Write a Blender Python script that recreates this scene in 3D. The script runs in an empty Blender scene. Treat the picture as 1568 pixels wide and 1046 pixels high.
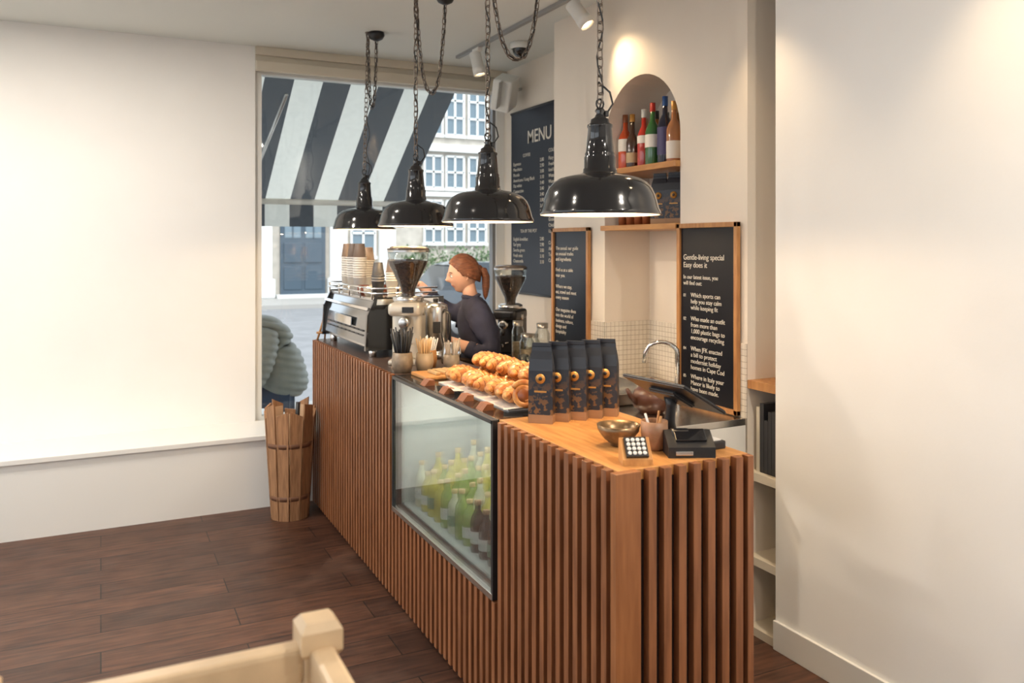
import bpy, bmesh, math, random
from mathutils import Vector, Matrix, Euler
random.seed(7)
scn = bpy.context.scene
COL = scn.collection
R = math.radians

# ------------------------------------------------------------------ materials
MATS = {}
def mat(name, col, rough=0.5, metal=0.0, emit=None, estr=1.0, var=0.0, vscale=8.0, bump=0.0, bscale=30.0,
        stretch=(1,1,1), col2=None, spec=0.5, coat=0.0):
    if name in MATS: return MATS[name]
    m = bpy.data.materials.new(name); m.use_nodes = True
    nt = m.node_tree; b = nt.nodes["Principled BSDF"]
    b.inputs["Base Color"].default_value = (*col, 1)
    b.inputs["Roughness"].default_value = rough
    b.inputs["Metallic"].default_value = metal
    b.inputs["Specular IOR Level"].default_value = spec
    b.inputs["Coat Weight"].default_value = coat
    if emit:
        b.inputs["Emission Color"].default_value = (*emit, 1)
        b.inputs["Emission Strength"].default_value = estr
    if var > 0 or bump > 0 or col2:
        tc = nt.nodes.new("ShaderNodeTexCoord"); mp = nt.nodes.new("ShaderNodeMapping")
        mp.inputs["Scale"].default_value = stretch
        nt.links.new(tc.outputs["Object"], mp.inputs["Vector"])
        if var > 0 or col2:
            n = nt.nodes.new("ShaderNodeTexNoise"); n.inputs["Scale"].default_value = vscale
            n.inputs["Detail"].default_value = 5
            nt.links.new(mp.outputs["Vector"], n.inputs["Vector"])
            r = nt.nodes.new("ShaderNodeValToRGB")
            c2 = col2 if col2 else tuple(c*(1-var) for c in col)
            c1 = col if col2 else tuple(min(1, c*(1+var*0.6)) for c in col)
            r.color_ramp.elements[0].position = 0.35; r.color_ramp.elements[0].color = (*c2, 1)
            r.color_ramp.elements[1].position = 0.65; r.color_ramp.elements[1].color = (*c1, 1)
            nt.links.new(n.outputs["Fac"], r.inputs["Fac"]); nt.links.new(r.outputs["Color"], b.inputs["Base Color"])
        if bump > 0:
            n2 = nt.nodes.new("ShaderNodeTexNoise"); n2.inputs["Scale"].default_value = bscale
            nt.links.new(mp.outputs["Vector"], n2.inputs["Vector"])
            bp = nt.nodes.new("ShaderNodeBump"); bp.inputs["Strength"].default_value = bump; bp.inputs["Distance"].default_value = 0.01
            nt.links.new(n2.outputs["Fac"], bp.inputs["Height"]); nt.links.new(bp.outputs["Normal"], b.inputs["Normal"])
    MATS[name] = m
    return m

def glass_mat(name, tint=(1,1,1), refl=0.06, fres=0.5, rough=0.02):
    m = bpy.data.materials.new(name); m.use_nodes = True; nt = m.node_tree
    for n in list(nt.nodes): nt.nodes.remove(n)
    o = nt.nodes.new("ShaderNodeOutputMaterial"); mx = nt.nodes.new("ShaderNodeMixShader")
    t = nt.nodes.new("ShaderNodeBsdfTransparent"); g = nt.nodes.new("ShaderNodeBsdfGlossy")
    lw = nt.nodes.new("ShaderNodeLayerWeight"); lw.inputs["Blend"].default_value = 0.3
    ma = nt.nodes.new("ShaderNodeMath"); ma.operation = 'MULTIPLY_ADD'; ma.use_clamp = True
    ma.inputs[1].default_value = fres; ma.inputs[2].default_value = refl
    t.inputs["Color"].default_value = (*tint, 1); g.inputs["Roughness"].default_value = rough
    nt.links.new(lw.outputs["Fresnel"], ma.inputs[0]); nt.links.new(ma.outputs[0], mx.inputs["Fac"])
    nt.links.new(t.outputs[0], mx.inputs[1]); nt.links.new(g.outputs[0], mx.inputs[2])
    nt.links.new(mx.outputs[0], o.inputs["Surface"])
    return m

WALL = mat("wall_plaster", (0.79,0.715,0.62), 0.8, var=0.03, vscale=2, bump=0.03, bscale=60)
WALLW = mat("wall_white_plaster", (0.90,0.89,0.865), 0.8, var=0.02, vscale=2, bump=0.03, bscale=60)
CEIL = mat("ceiling_paint", (0.72,0.74,0.71), 0.85, bump=0.03, bscale=50)
TRIM = mat("trim_cream", (0.66,0.60,0.49), 0.5)
WHITE = mat("white_paint", (0.82,0.82,0.79), 0.45)
SLAT = mat("slat_wood", (0.32,0.125,0.050), 0.42, col2=(0.20,0.074,0.029), vscale=6, stretch=(9,9,0.8))
SLATB = mat("slat_backing", (0.020,0.008,0.005), 0.8)
OAK = mat("oak_top", (0.66,0.33,0.11), 0.35, col2=(0.50,0.225,0.07), vscale=5, stretch=(14,1.2,5))
OAKF = mat("oak_frame", (0.50,0.25,0.09), 0.4, col2=(0.38,0.17,0.06), vscale=9, stretch=(6,6,1))
POST = mat("corner_oak", (0.38,0.15,0.054), 0.38, col2=(0.28,0.105,0.036), vscale=6, stretch=(8,8,0.8))
BLACKG = mat("black_enamel", (0.012,0.012,0.014), 0.13, coat=0.5)
BLACK = mat("black_plastic", (0.018,0.018,0.02), 0.4)
BGLASS = mat("black_glass_top", (0.02,0.02,0.022), 0.08)
STEEL = mat("steel", (0.62,0.61,0.59), 0.25, metal=1.0)
CHROME = mat("chrome", (0.8,0.8,0.8), 0.08, metal=1.0)
CHAINM = mat("chain_bronze", (0.24,0.20,0.17), 0.35, metal=1.0)
ENAMEL = mat("white_enamel", (0.85,0.80,0.70), 0.35)
BULB = mat("bulb_glow", (1,0.9,0.7), 0.4, emit=(1,0.72,0.42), estr=14)
PAPERW = mat("paper_white", (0.82,0.80,0.76), 0.6)
KRAFT = mat("kraft_brown", (0.36,0.20,0.10), 0.6, var=0.15)
SIGNB = mat("sign_black", (0.012,0.013,0.018), 0.30, spec=0.25)
MENUB = mat("menu_black", (0.022,0.026,0.038), 0.5, spec=0.3)
CHALK = mat("sign_text", (0.70,0.66,0.58), 0.6)
BEANS = mat("coffee_beans", (0.07,0.030,0.016), 0.45, col2=(0.02,0.010,0.006), vscale=60, bump=1.0, bscale=90)
BEIGE = mat("grinder_body", (0.66,0.60,0.50), 0.3, metal=0.35)
CERAM = mat("stoneware", (0.30,0.24,0.17), 0.4, var=0.3, vscale=20)
SKIN = mat("skin", (0.72,0.42,0.30), 0.5, var=0.05)
HAIR = mat("auburn_hair", (0.26,0.095,0.042), 0.42, col2=(0.13,0.042,0.02), vscale=30, stretch=(1,1,6), bump=0.4, bscale=60)
NAVY = mat("navy_cloth", (0.030,0.032,0.062), 0.85, var=0.3, bump=0.5, bscale=14)
APRON = mat("brown_apron", (0.10,0.055,0.035), 0.8, bump=0.2)
GLASSW = glass_mat("window_glass", (0.97,0.99,1), 0.02, 0.35)
GLASSD = glass_mat("display_glass", (0.95,1.0,1.0), 0.16, 0.6)
GLASSJ = glass_mat("jar_glass", (0.92,0.95,0.93), 0.10, 0.5)

# ------------------------------------------------------------------ builder
class B:
    def __init__(s, name, loc=(0,0,0), rz=0.0):
        s.name=name; s.loc=Vector(loc); s.rz=rz; s.v=[]; s.f=[]; s.m=[]; s.s=[]; s.mats=[]
    def mi(s, m):
        if m not in s.mats: s.mats.append(m)
        return s.mats.index(m)
    def add(s, vs, fs, m, smooth=False, M=None):
        o=len(s.v); k=s.mi(m)
        for v in vs:
            v=Vector(v)
            if M is not None: v=M@v
            s.v.append(v)
        for f in fs:
            s.f.append([i+o for i in f]); s.m.append(k); s.s.append(smooth)
    def addbm(s, bm, m, smooth=False, M=None):
        bm.verts.index_update()
        s.add([v.co.copy() for v in bm.verts],[[v.index for v in f.verts] for f in bm.faces],m,smooth,M)
        bm.free()
    def box(s, c, size, m, rot=(0,0,0), bev=0.0, seg=2, smooth=False):
        bm=bmesh.new(); bmesh.ops.create_cube(bm,size=1)
        for v in bm.verts: v.co=Vector((v.co.x*size[0],v.co.y*size[1],v.co.z*size[2]))
        if bev>0: bmesh.ops.bevel(bm,geom=list(bm.edges),offset=bev,segments=seg,affect='EDGES',profile=0.6)
        M=Matrix.Translation(Vector(c))@Euler(rot).to_matrix().to_4x4()
        s.addbm(bm,m,smooth,M)
    def bb(s, x0,x1,y0,y1,z0,z1,m,bev=0.0):
        s.box(((x0+x1)/2,(y0+y1)/2,(z0+z1)/2),(abs(x1-x0),abs(y1-y0),abs(z1-z0)),m,bev=bev)
    def lathe(s, prof, c, m, seg=28, M=None, sx=1, sy=1, smooth=True):
        vs=[];rings=[]
        for r,z in prof:
            if r<1e-6: rings.append([len(vs)]); vs.append((0,0,z))
            else:
                rings.append(list(range(len(vs),len(vs)+seg)))
                for i in range(seg):
                    a=2*math.pi*i/seg; vs.append((r*math.cos(a)*sx,r*math.sin(a)*sy,z))
        fs=[]
        for a,b in zip(rings,rings[1:]):
            if len(a)==1 and len(b)==1: continue
            for i in range(seg):
                j=(i+1)%seg
                if len(a)==1: fs.append([a[0],b[j],b[i]])
                elif len(b)==1: fs.append([a[i],a[j],b[0]])
                else: fs.append([a[i],a[j],b[j],b[i]])
        T=Matrix.Translation(Vector(c))
        if M is not None: T=T@M
        s.add(vs,fs,m,smooth,T)
    def cyl(s,c,r,h,m,seg=24,r2=None,M=None,smooth=True):
        r2=r if r2 is None else r2
        e=min(r,r2)*0.06
        s.lathe([(0,0),(r-e,0),(r,e),(r2,h-e),(r2-e,h),(0,h)],c,m,seg,M,smooth=smooth)
    def sphere(s,c,r,m,seg=16,rings=10,M=None):
        if not isinstance(r,(tuple,list)): r=(r,r,r)
        bm=bmesh.new(); bmesh.ops.create_uvsphere(bm,u_segments=seg,v_segments=rings,radius=1)
        T=Matrix.Translation(Vector(c))
        if M is not None: T=T@M
        s.addbm(bm,m,True,T@Matrix.Diagonal((r[0],r[1],r[2],1)))
    def tube(s,pts,r,m,seg=8,closed=False,flat=1.0,smooth=True):
        pts=[Vector(p) for p in pts]; n=len(pts)
        if not isinstance(r,(list,tuple)): r=[r]*n
        vs=[];fs=[]; up=None
        for i,p in enumerate(pts):
            if closed: t=pts[(i+1)%n]-pts[i-1]
            else: t=pts[min(i+1,n-1)]-pts[max(i-1,0)]
            t.normalize()
            if up is None:
                up=Vector((0,0,1)) if abs(t.z)<0.9 else Vector((1,0,0))
            a=(up-t*up.dot(t)).normalized(); b=t.cross(a); up=a
            for k in range(seg):
                w=2*math.pi*k/seg
                vs.append(p+a*math.cos(w)*r[i]*flat+b*math.sin(w)*r[i])
        for i in range(n if closed else n-1):
            j=(i+1)%n
            for k in range(seg):
                l=(k+1)%seg; fs.append([i*seg+k,i*seg+l,j*seg+l,j*seg+k])
        if not closed:
            fs.append(list(range(seg))[::-1]); fs.append([(n-1)*seg+k for k in range(seg)])
        s.add(vs,fs,m,smooth)
    def prism(s,poly,vec,m,smooth=False):
        n=len(poly); vec=Vector(vec)
        vs=[Vector(p) for p in poly]+[Vector(p)+vec for p in poly]
        fs=[list(range(n))[::-1],list(range(n,2*n))]+[[i,(i+1)%n,n+(i+1)%n,n+i] for i in range(n)]
        s.add(vs,fs,m,smooth)
    def addmesh(s,me,m,M=None,smooth=True):
        s.add([v.co.copy() for v in me.vertices],[list(p.vertices) for p in me.polygons],m,smooth,M)
    def done(s,parent=None,recalc=True):
        me=bpy.data.meshes.new(s.name); me.from_pydata([tuple(v) for v in s.v],[],s.f)
        for m in s.mats: me.materials.append(m)
        for p,k,sm in zip(me.polygons,s.m,s.s): p.material_index=k; p.use_smooth=sm
        if recalc:
            bm=bmesh.new(); bm.from_mesh(me); bmesh.ops.recalc_face_normals(bm,faces=bm.faces); bm.to_mesh(me); bm.free()
        me.update()
        o=bpy.data.objects.new(s.name,me); COL.objects.link(o); o.location=s.loc; o.rotation_euler=(0,0,s.rz)
        if parent: o.parent=parent
        return o

def skin_mesh(verts, edges, radii, sub=2):
    me=bpy.data.meshes.new("tmp"); me.from_pydata(verts,edges,[])
    o=bpy.data.objects.new("tmp",me); COL.objects.link(o)
    md=o.modifiers.new("s",'SKIN'); md.use_smooth_shade=True
    for i,sv in enumerate(me.skin_vertices[0].data):
        r=radii[i]; sv.radius=(r,r) if not isinstance(r,tuple) else r
        sv.use_root=(i==0)
    sb=o.modifiers.new("b",'SUBSURF'); sb.levels=sub; sb.render_levels=sub
    dg=bpy.context.evaluated_depsgraph_get(); dg.update()
    ev=o.evaluated_get(dg); res=bpy.data.meshes.new_from_object(ev)
    bpy.data.objects.remove(o)
    return res

def text(body,size,loc,M3,m,parent,align='LEFT',space=1.0,bold=0.0):
    c=bpy.data.curves.new("lettering",'FONT'); c.body=body; c.size=size; c.align_x=align; c.space_line=space
    c.extrude=0.0006; c.offset=bold
    c.materials.append(m)
    o=bpy.data.objects.new("lettering",c); COL.objects.link(o)
    M=Matrix((( M3[0][0],M3[1][0],M3[2][0],loc[0]),(M3[0][1],M3[1][1],M3[2][1],loc[1]),(M3[0][2],M3[1][2],M3[2][2],loc[2]),(0,0,0,1)))
    o.parent=parent
    o.matrix_parent_inverse=Matrix.Identity(4)
    o.matrix_basis=Matrix.Translation(-parent.location)@M
    return o
WALLTEXT=((0,-1,0),(0,0,1),(-1,0,0))

def light(name,kind,loc,energy,col,parent=None,aim=None,size=0.05,spot=60,blend=0.6):
    d=bpy.data.lights.new(name,kind); d.energy=energy; d.color=col
    if kind=='AREA': d.size=size; d.shape='DISK'
    elif kind=='SUN': d.angle=size
    else: d.shadow_soft_size=size
    if kind=='SPOT': d.spot_size=R(spot); d.spot_blend=blend
    o=bpy.data.objects.new(name,d); COL.objects.link(o)
    o.location=Vector(loc)-(parent.location if parent else Vector())
    if aim is not None:
        o.rotation_euler=(Vector(aim)-Vector(loc)).to_track_quat('-Z','Y').to_euler()
    if parent: o.parent=parent
    return o

WARM=(1.0,0.70,0.40)
HC=1.666; ZC=3.03
XF=1.218; XB=1.691; Y0=1.845; Y1=5.376; ZT=1.06
YW=5.9; XW=2.5; XR=2.86

# ------------------------------------------------------------------ camera
cd=bpy.data.cameras.new("camera"); cam=bpy.data.objects.new("camera",cd); COL.objects.link(cam)
cam.location=(0,0,HC); cam.rotation_euler=(R(90),0,R(-26.3)); cd.sensor_width=36; cd.lens=29.25
cd.shift_y=-150.5/1600; cd.clip_start=0.02; cd.clip_end=300
cd.dof.use_dof=True; cd.dof.focus_distance=3.3; cd.dof.aperture_fstop=3.5
scn.camera=cam

# ------------------------------------------------------------------ world
w=bpy.data.worlds.new("sky"); scn.world=w; w.use_nodes=True
bg=w.node_tree.nodes["Background"]; bg.inputs[0].default_value=(0.88,0.94,1.0,1); bg.inputs[1].default_value=2.4
scn.view_settings.view_transform='Standard'
light("sun",'SUN',(0,-10,20),1.9,(1,0.97,0.92),aim=(3,4,4),size=R(25))

# ------------------------------------------------------------------ room shell
fm=bpy.data.materials.new("floor_boards"); fm.use_nodes=True; nt=fm.node_tree; pb=nt.nodes["Principled BSDF"]
tc=nt.nodes.new("ShaderNodeTexCoord"); bk=nt.nodes.new("ShaderNodeTexBrick")
bk.inputs["Scale"].default_value=1; bk.inputs["Brick Width"].default_value=1.1; bk.inputs["Row Height"].default_value=0.19
bk.inputs["Mortar Size"].default_value=0.003; bk.inputs["Color1"].default_value=(0.100,0.044,0.026,1); bk.inputs["Color2"].default_value=(0.050,0.022,0.014,1)
bk.inputs["Mortar"].default_value=(0.008,0.005,0.003,1); bk.inputs["Bias"].default_value=0.0
mp=nt.nodes.new("ShaderNodeMapping"); mp.inputs["Scale"].default_value=(2,16,1)
no=nt.nodes.new("ShaderNodeTexNoise"); no.inputs["Scale"].default_value=2.5; no.inputs["Detail"].default_value=8
n3=nt.nodes.new("ShaderNodeTexNoise"); n3.inputs["Scale"].default_value=3.0; n3.inputs["Detail"].default_value=6
mx=nt.nodes.new("ShaderNodeMix"); mx.data_type='RGBA'; mx.blend_type='MULTIPLY'; mx.inputs[0].default_value=0.85
rp=nt.nodes.new("ShaderNodeValToRGB"); rp.color_ramp.elements[0].position=0.3; rp.color_ramp.elements[0].color=(0.35,0.32,0.32,1); rp.color_ramp.elements[1].position=0.7; rp.color_ramp.elements[1].color=(1.5,1.4,1.3,1)
# worn, scuffed patches
mx2=nt.nodes.new("ShaderNodeMix"); mx2.data_type='RGBA'; mx2.inputs[7].default_value=(0.15,0.080,0.052,1)
rp2=nt.nodes.new("ShaderNodeValToRGB"); rp2.color_ramp.elements[0].position=0.55; rp2.color_ramp.elements[0].color=(0,0,0,1); rp2.color_ramp.elements[1].position=0.78; rp2.color_ramp.elements[1].color=(0.7,0.7,0.7,1)
rr_=nt.nodes.new("ShaderNodeMapRange"); rr_.inputs[3].default_value=0.28; rr_.inputs[4].default_value=0.65
nt.links.new(tc.outputs["Object"],bk.inputs["Vector"]); nt.links.new(tc.outputs["Object"],mp.inputs["Vector"]); nt.links.new(mp.outputs[0],no.inputs["Vector"])
nt.links.new(no.outputs["Fac"],rp.inputs["Fac"]); nt.links.new(bk.outputs["Color"],mx.inputs[6]); nt.links.new(rp.outputs["Color"],mx.inputs[7])
nt.links.new(tc.outputs["Object"],n3.inputs["Vector"]); nt.links.new(n3.outputs["Fac"],rr_.inputs[0]); nt.links.new(rr_.outputs[0],pb.inputs["Roughness"])
nt.links.new(n3.outputs["Fac"],rp2.inputs["Fac"]); nt.links.new(rp2.outputs["Color"],mx2.inputs[0]); nt.links.new(mx.outputs[2],mx2.inputs[6])
nt.links.new(mx2.outputs[2],pb.inputs["Base Color"])

b=B("floor"); b.bb(-2.3,3.1,-2.6,6.05,-0.1,0.0,fm); b.done()
b=B("ceiling"); b.bb(-2.3,3.1,-2.6,6.15,ZC,ZC+0.2,CEIL); b.done()
b=B("wall_right"); b.bb(XR,XR+0.15,-2.5,6.1,0,ZC,WALL); b.done()
PY=2.60
b=B("wall_right_pier"); b.bb(XW,XR,-2.5,PY,0,ZC,WALLW); b.done()
b=B("wall_rear"); b.bb(-2.3,3.0,-2.6,-2.5,0,ZC,WALLW); b.done()
# unseen left wall; its two large window openings are added to admit daylight
b=B("wall_left")
b.bb(-2.3,-2.2,-2.5,6.1,0,0.5,WALLW); b.bb(-2.3,-2.2,-2.5,6.1,2.8,ZC,WALLW)
for y0,y1 in ((-2.5,-1.6),(1.6,1.9),(5.2,6.1)): b.bb(-2.3,-2.2,y0,y1,0.5,2.8,WALLW)
b.done()
# chimney breast with arched niche
NY0,NY1,NZ0,NXB=3.23,3.90,0.92,2.80; ny=(NY0+NY1)/2; nr=(NY1-NY0)/2; NZS=2.547-nr
BY0,BY1=2.767,4.473
b=B("wall_chimney_breast")
def q(p): b.add(p,[list(range(len(p)))],WALL)
q([(XW,NY1,0),(XW,BY1,0),(XW,BY1,ZC),(XW,NY1,ZC)]); q([(XW,BY0,0),(XW,NY0,0),(XW,NY0,ZC),(XW,BY0,ZC)])
q([(XW,NY0,0),(XW,NY1,0),(XW,NY1,NZ0),(XW,NY0,NZ0)])
q([(XW,BY1,0),(XR,BY1,0),(XR,BY1,ZC),(XW,BY1,ZC)]); q([(XW,BY0,0),(XR,BY0,0),(XR,BY0,ZC),(XW,BY0,ZC)])
arch=[(ny+nr*math.cos(math.pi*i/24),NZS+nr*math.sin(math.pi*i/24)) for i in range(25)]
for (ya,za),(yb,zb) in zip(arch,arch[1:]):
    q([(XW,ya,za),(XW,yb,zb),(XW,yb,ZC),(XW,ya,ZC)])
    b.add([(XW,ya,za),(XW,yb,zb),(NXB,yb,zb),(NXB,ya,za)],[[0,1,2,3]],WALL,True)
q([(XW,NY0,NZ0),(NXB,NY0,NZ0),(NXB,NY0,NZS),(XW,NY0,NZS)]); q([(XW,NY1,NZ0),(NXB,NY1,NZ0),(NXB,NY1,NZS),(XW,NY1,NZS)])
q([(XW,NY0,NZ0),(NXB,NY0,NZ0),(NXB,NY1,NZ0),(XW,NY1,NZ0)])
q([(NXB,NY0,NZ0),(NXB,NY1,NZ0),(NXB,NY1,NZS),(NXB,NY0,NZS)])
q([(NXB,y,z) for y,z in arch])
b.done(recalc=False)

# mosaic tiles
tm=bpy.data.materials.new("mosaic_tile"); tm.use_nodes=True; nt=tm.node_tree; pb=nt.nodes["Principled BSDF"]; pb.inputs["Roughness"].default_value=0.2
tc=nt.nodes.new("ShaderNodeTexCoord"); sp=nt.nodes.new("ShaderNodeSeparateXYZ"); cb=nt.nodes.new("ShaderNodeCombineXYZ"); ad=nt.nodes.new("ShaderNodeMath"); ad.operation='ADD'
nt.links.new(tc.outputs["Object"],sp.inputs[0]); nt.links.new(sp.outputs[0],ad.inputs[0]); nt.links.new(sp.outputs[1],ad.inputs[1])
nt.links.new(ad.outputs[0],cb.inputs[0]); nt.links.new(sp.outputs[2],cb.inputs[1])
bk=nt.nodes.new("ShaderNodeTexBrick"); bk.offset=0; bk.inputs["Scale"].default_value=1; bk.inputs["Brick Width"].default_value=0.027; bk.inputs["Row Height"].default_value=0.027
bk.inputs["Mortar Size"].default_value=0.0012; bk.inputs["Color1"].default_value=(0.80,0.75,0.66,1); bk.inputs["Color2"].default_value=(0.75,0.70,0.61,1); bk.inputs["Mortar"].default_value=(0.42,0.36,0.29,1)
nt.links.new(cb.outputs[0],bk.inputs["Vector"]); nt.links.new(bk.outputs["Color"],pb.inputs["Base Color"])
b=B("tile_backsplash")
b.bb(XW-0.008,XW,NY1,BY1,0.92,1.24,tm); b.bb(XW-0.008,XW,BY0,NY0,0.92,1.24,tm)
b.bb(XW,NXB,NY1-0.008,NY1,0.925,1.24,tm); b.bb(NXB-0.008,NXB,NY0,NY1-0.008,0.925,1.24,tm); b.bb(XW,NXB,NY0,NY0+0.008,0.925,1.24,tm)
b.done()
b=B("niche_shelf")
b.bb(XW-0.03,NXB,NY0+0.001,NY1-0.001,2.045,2.075,OAK,0.003); b.done()
b=B("niche_shelf"); b.bb(XW-0.03,NXB,NY0+0.001,NY1+0.0,1.745,1.772,OAK,0.003); b.done()

# window wall
b=B("wall_window")
b.bb(-2.3,0.95,YW,YW+0.16,0,ZC,WALLW)
b.bb(0.95,XR+0.15,YW,YW+0.16,2.90,ZC,TRIM)
b.bb(0.95,XR+0.15,YW,YW+0.16,0,0.44,WHITE)
b.done()
b=B("trim_window_header"); b.bb(0.95,XR,YW-0.04,YW,2.86,2.93,TRIM,0.006); b.bb(0.95,XR,YW-0.03,YW,2.97,ZC,TRIM,0.006); b.done()
b=B("window_1")
b.bb(0.95,1.0,YW+0.04,YW+0.12,0.44,2.90,WHITE); b.bb(2.79,2.86,YW+0.02,YW+0.12,0.44,2.90,WHITE)
b.bb(2.765,2.79,YW+0.04,YW+0.10,0.44,2.90,mat("frame_grey",(0.22,0.22,0.22),0.4))
b.bb(1.0,2.765,YW+0.04,YW+0.12,2.85,2.90,WHITE); b.bb(1.0,2.765,YW+0.04,YW+0.12,0.44,0.48,WHITE)
b.bb(1.0,2.765,YW+0.075,YW+0.081,0.48,2.85,GLASSW)
b.done()
b=B("window_seat"); b.bb(-2.2,2.1,5.44,YW,0,0.43,WHITE); b.bb(-2.2,2.1,5.42,YW,0.43,0.46,WHITE,0.004)
b.done()
for i,(y0,y1) in enumerate(((-1.6,1.6),(1.9,5.2))):  # frames for the added daylight openings in the left wall
    b=B("window_%d"%(i+2)); x0,x1=-2.29,-2.21
    b.bb(x0,x1,y0,y0+0.05,0.5,2.8,WHITE); b.bb(x0,x1,y1-0.05,y1,0.5,2.8,WHITE); b.bb(x0,x1,y0,y1,0.5,0.56,WHITE); b.bb(x0,x1,y0,y1,2.74,2.8,WHITE)
    m_=(y0+y1)/2; b.bb(x0,x1,m_-0.03,m_+0.03,0.5,2.8,WHITE); b.done()
b=B("baseboard_pier"); b.bb(XW-0.015,XW,-2.5,PY,0,0.12,WHITE,0.003); b.done()

# alcove shelves
b=B("alcove_shelf_unit")
for z in (0.0,0.30,0.66,1.05): b.bb(XW+0.0,XR,PY,BY0,z,z+0.035,TRIM if z!=1.05 else OAKF)
b.done()
b=B("books_on_shelf")
yy=PY+0.012
cols=[mat("book_dark",(0.03,0.03,0.035),0.5),mat("book_brown",(0.2,0.08,0.04),0.5),mat("book_cream",(0.6,0.55,0.45),0.5)]
while yy<2.735:
    wd=random.uniform(0.02,0.03); h=random.uniform(0.22,0.31); b.bb(XW+0.03,XW+0.22,yy,yy+wd-0.002,0.695,0.695+h,cols[0] if random.random()<.7 else random.choice(cols)); yy+=wd
b.done()

# ------------------------------------------------------------------ counter
DY0,DY1,DZ0=2.615,3.724,0.455
b=B("service_counter")
b.bb(XF+0.05,XB-0.03,Y0+0.05,Y1-0.03,0,0.055,mat("plinth_grey",(0.12,0.11,0.10),0.6))
BX=XF+0.024
b.bb(BX,XB-0.02,Y0+0.024,DY0,0.055,ZT-0.03,SLATB)
b.bb(BX,XB-0.02,DY1,Y1,0.055,ZT-0.03,SLATB)
b.bb(BX,XB-0.02,DY0,DY1,0.055,DZ0,SLATB)
INT=mat("case_interior",(0.50,0.54,0.52),0.4)
b.bb(XB-0.05,XB-0.02,DY0,DY1,DZ0,ZT-0.03,INT); b.bb(BX+0.02,XB-0.05,DY0,DY0+0.012,DZ0,ZT-0.03,INT); b.bb(BX+0.02,XB-0.05,DY1-0.012,DY1,DZ0,ZT-0.03,INT)
b.bb(BX+0.02,XB-0.05,DY0,DY1,DZ0,DZ0+0.008,INT)
# tops
b.bb(BX,XB,Y0+0.024,DY0-0.002,ZT-0.03,ZT,OAK,0.002)
b.bb(BX-0.005,XB,DY0,DY1,ZT-0.012,ZT,BGLASS,0.002)
b.bb(BX,XB,DY1+0.002,Y1,ZT-0.03,ZT,mat("dark_worktop",(0.09,0.055,0.04),0.35,var=0.2),0.002)
# slats: front
P=0.0505; W=0.026
y=Y0+0.062
while y<Y1-0.01:
    zt=ZT-0.001; yc=y
    if DY0-0.014<yc<DY1+0.012: zt=DZ0-0.025
    b.bb(XF,BX+0.001,yc-W/2,yc+W/2,0.03,zt,SLAT,0.0015)
    y+=P
# end slats
x=XF+0.118
while x<XB-0.02:
    b.bb(x-W/2,x+W/2,Y0,Y0+0.025,0.03,ZT-0.001,SLAT,0.0015); x+=P
b.bb(XB-0.022,XB,Y0,Y0+0.03,0.03,ZT-0.001,SLAT,0.0015)
b.bb(XF,XF+0.08,Y0,Y0+0.028,0.03,ZT,POST,0.002)
b.done()
b=B("pastry_display_glass")
b.bb(XF+0.006,XF+0.012,DY0+0.012,DY1-0.01,DZ0,ZT-0.012,GLASSD)
b.bb(XF-0.002,XF+0.02,DY0-0.004,DY0+0.012,DZ0-0.02,ZT-0.004,BLACK)
b.bb(XF-0.002,XF+0.02,DY1-0.008,DY1,DZ0-0.02,ZT-0.004,BLACK)
b.bb(XF-0.004,XF+0.02,DY0,DY1,DZ0-0.022,DZ0,STEEL,0.001)
b.bb(XF-0.002,XF+0.02,DY0,DY1,ZT-0.016,ZT-0.002,BLACK)
o=b.done()
light("display_fill_light",'AREA',(1.40,2.95,1.035),4.5,(1,0.97,0.90),parent=o,aim=(1.45,2.95,0.5),size=0.3)  # lamps added inside the case to brighten its contents, no fitting modelled
light("display_fill_light",'AREA',(1.40,3.42,1.035),4.5,(1,0.97,0.90),parent=o,aim=(1.45,3.42,0.5),size=0.3)

# bottles inside
b=B("juice_bottles")
JY=mat("juice_yellow",(0.66,0.58,0.12),0.15,coat=0.5); JG=mat("juice_green",(0.32,0.44,0.12),0.15,coat=0.5); JC=mat("juice_cloudy",(0.66,0.67,0.50),0.15,coat=0.4); DRK=mat("cola_dark",(0.05,0.025,0.02),0.12)
CAPC=mat("cap_gold",(0.62,0.46,0.22),0.4); LBLG=mat("label_green",(0.20,0.34,0.22),0.5)
for r_,xx in enumerate((1.33,1.42,1.51,1.60)):
    yy=DY0+0.06+0.02*(r_%2)
    while yy<DY1-0.05:
        k=(yy-DY0)/(DY1-DY0)
        h=0.19+0.02*math.sin(yy*40)
        m_=random.choice([JY,JG,JC,JY,JG]) if k>0.36 else random.choice([DRK,DRK,DRK,JG])
        hh=h+0.02*r_
        b.lathe([(0,0),(0.028,0),(0.030,0.01),(0.030,hh*0.55),(0.026,hh*0.68),(0.012,hh*0.82),(0.011,hh*0.93),(0,hh*0.93)],(xx,yy,DZ0+0.008),m_,14)
        b.lathe([(0.0135,hh*0.92),(0.0135,hh),(0,hh)],(xx,yy,DZ0+0.008),CAPC if k>0.36 else random.choice([KRAFT,BLACK]),12)
        if random.random()<.75: b.lathe([(0.0305,hh*0.18),(0.0305,hh*0.42)],(xx,yy,DZ0+0.008),PAPERW if random.random()<.65 else LBLG,14)
        yy+=0.080
b.done()

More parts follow.
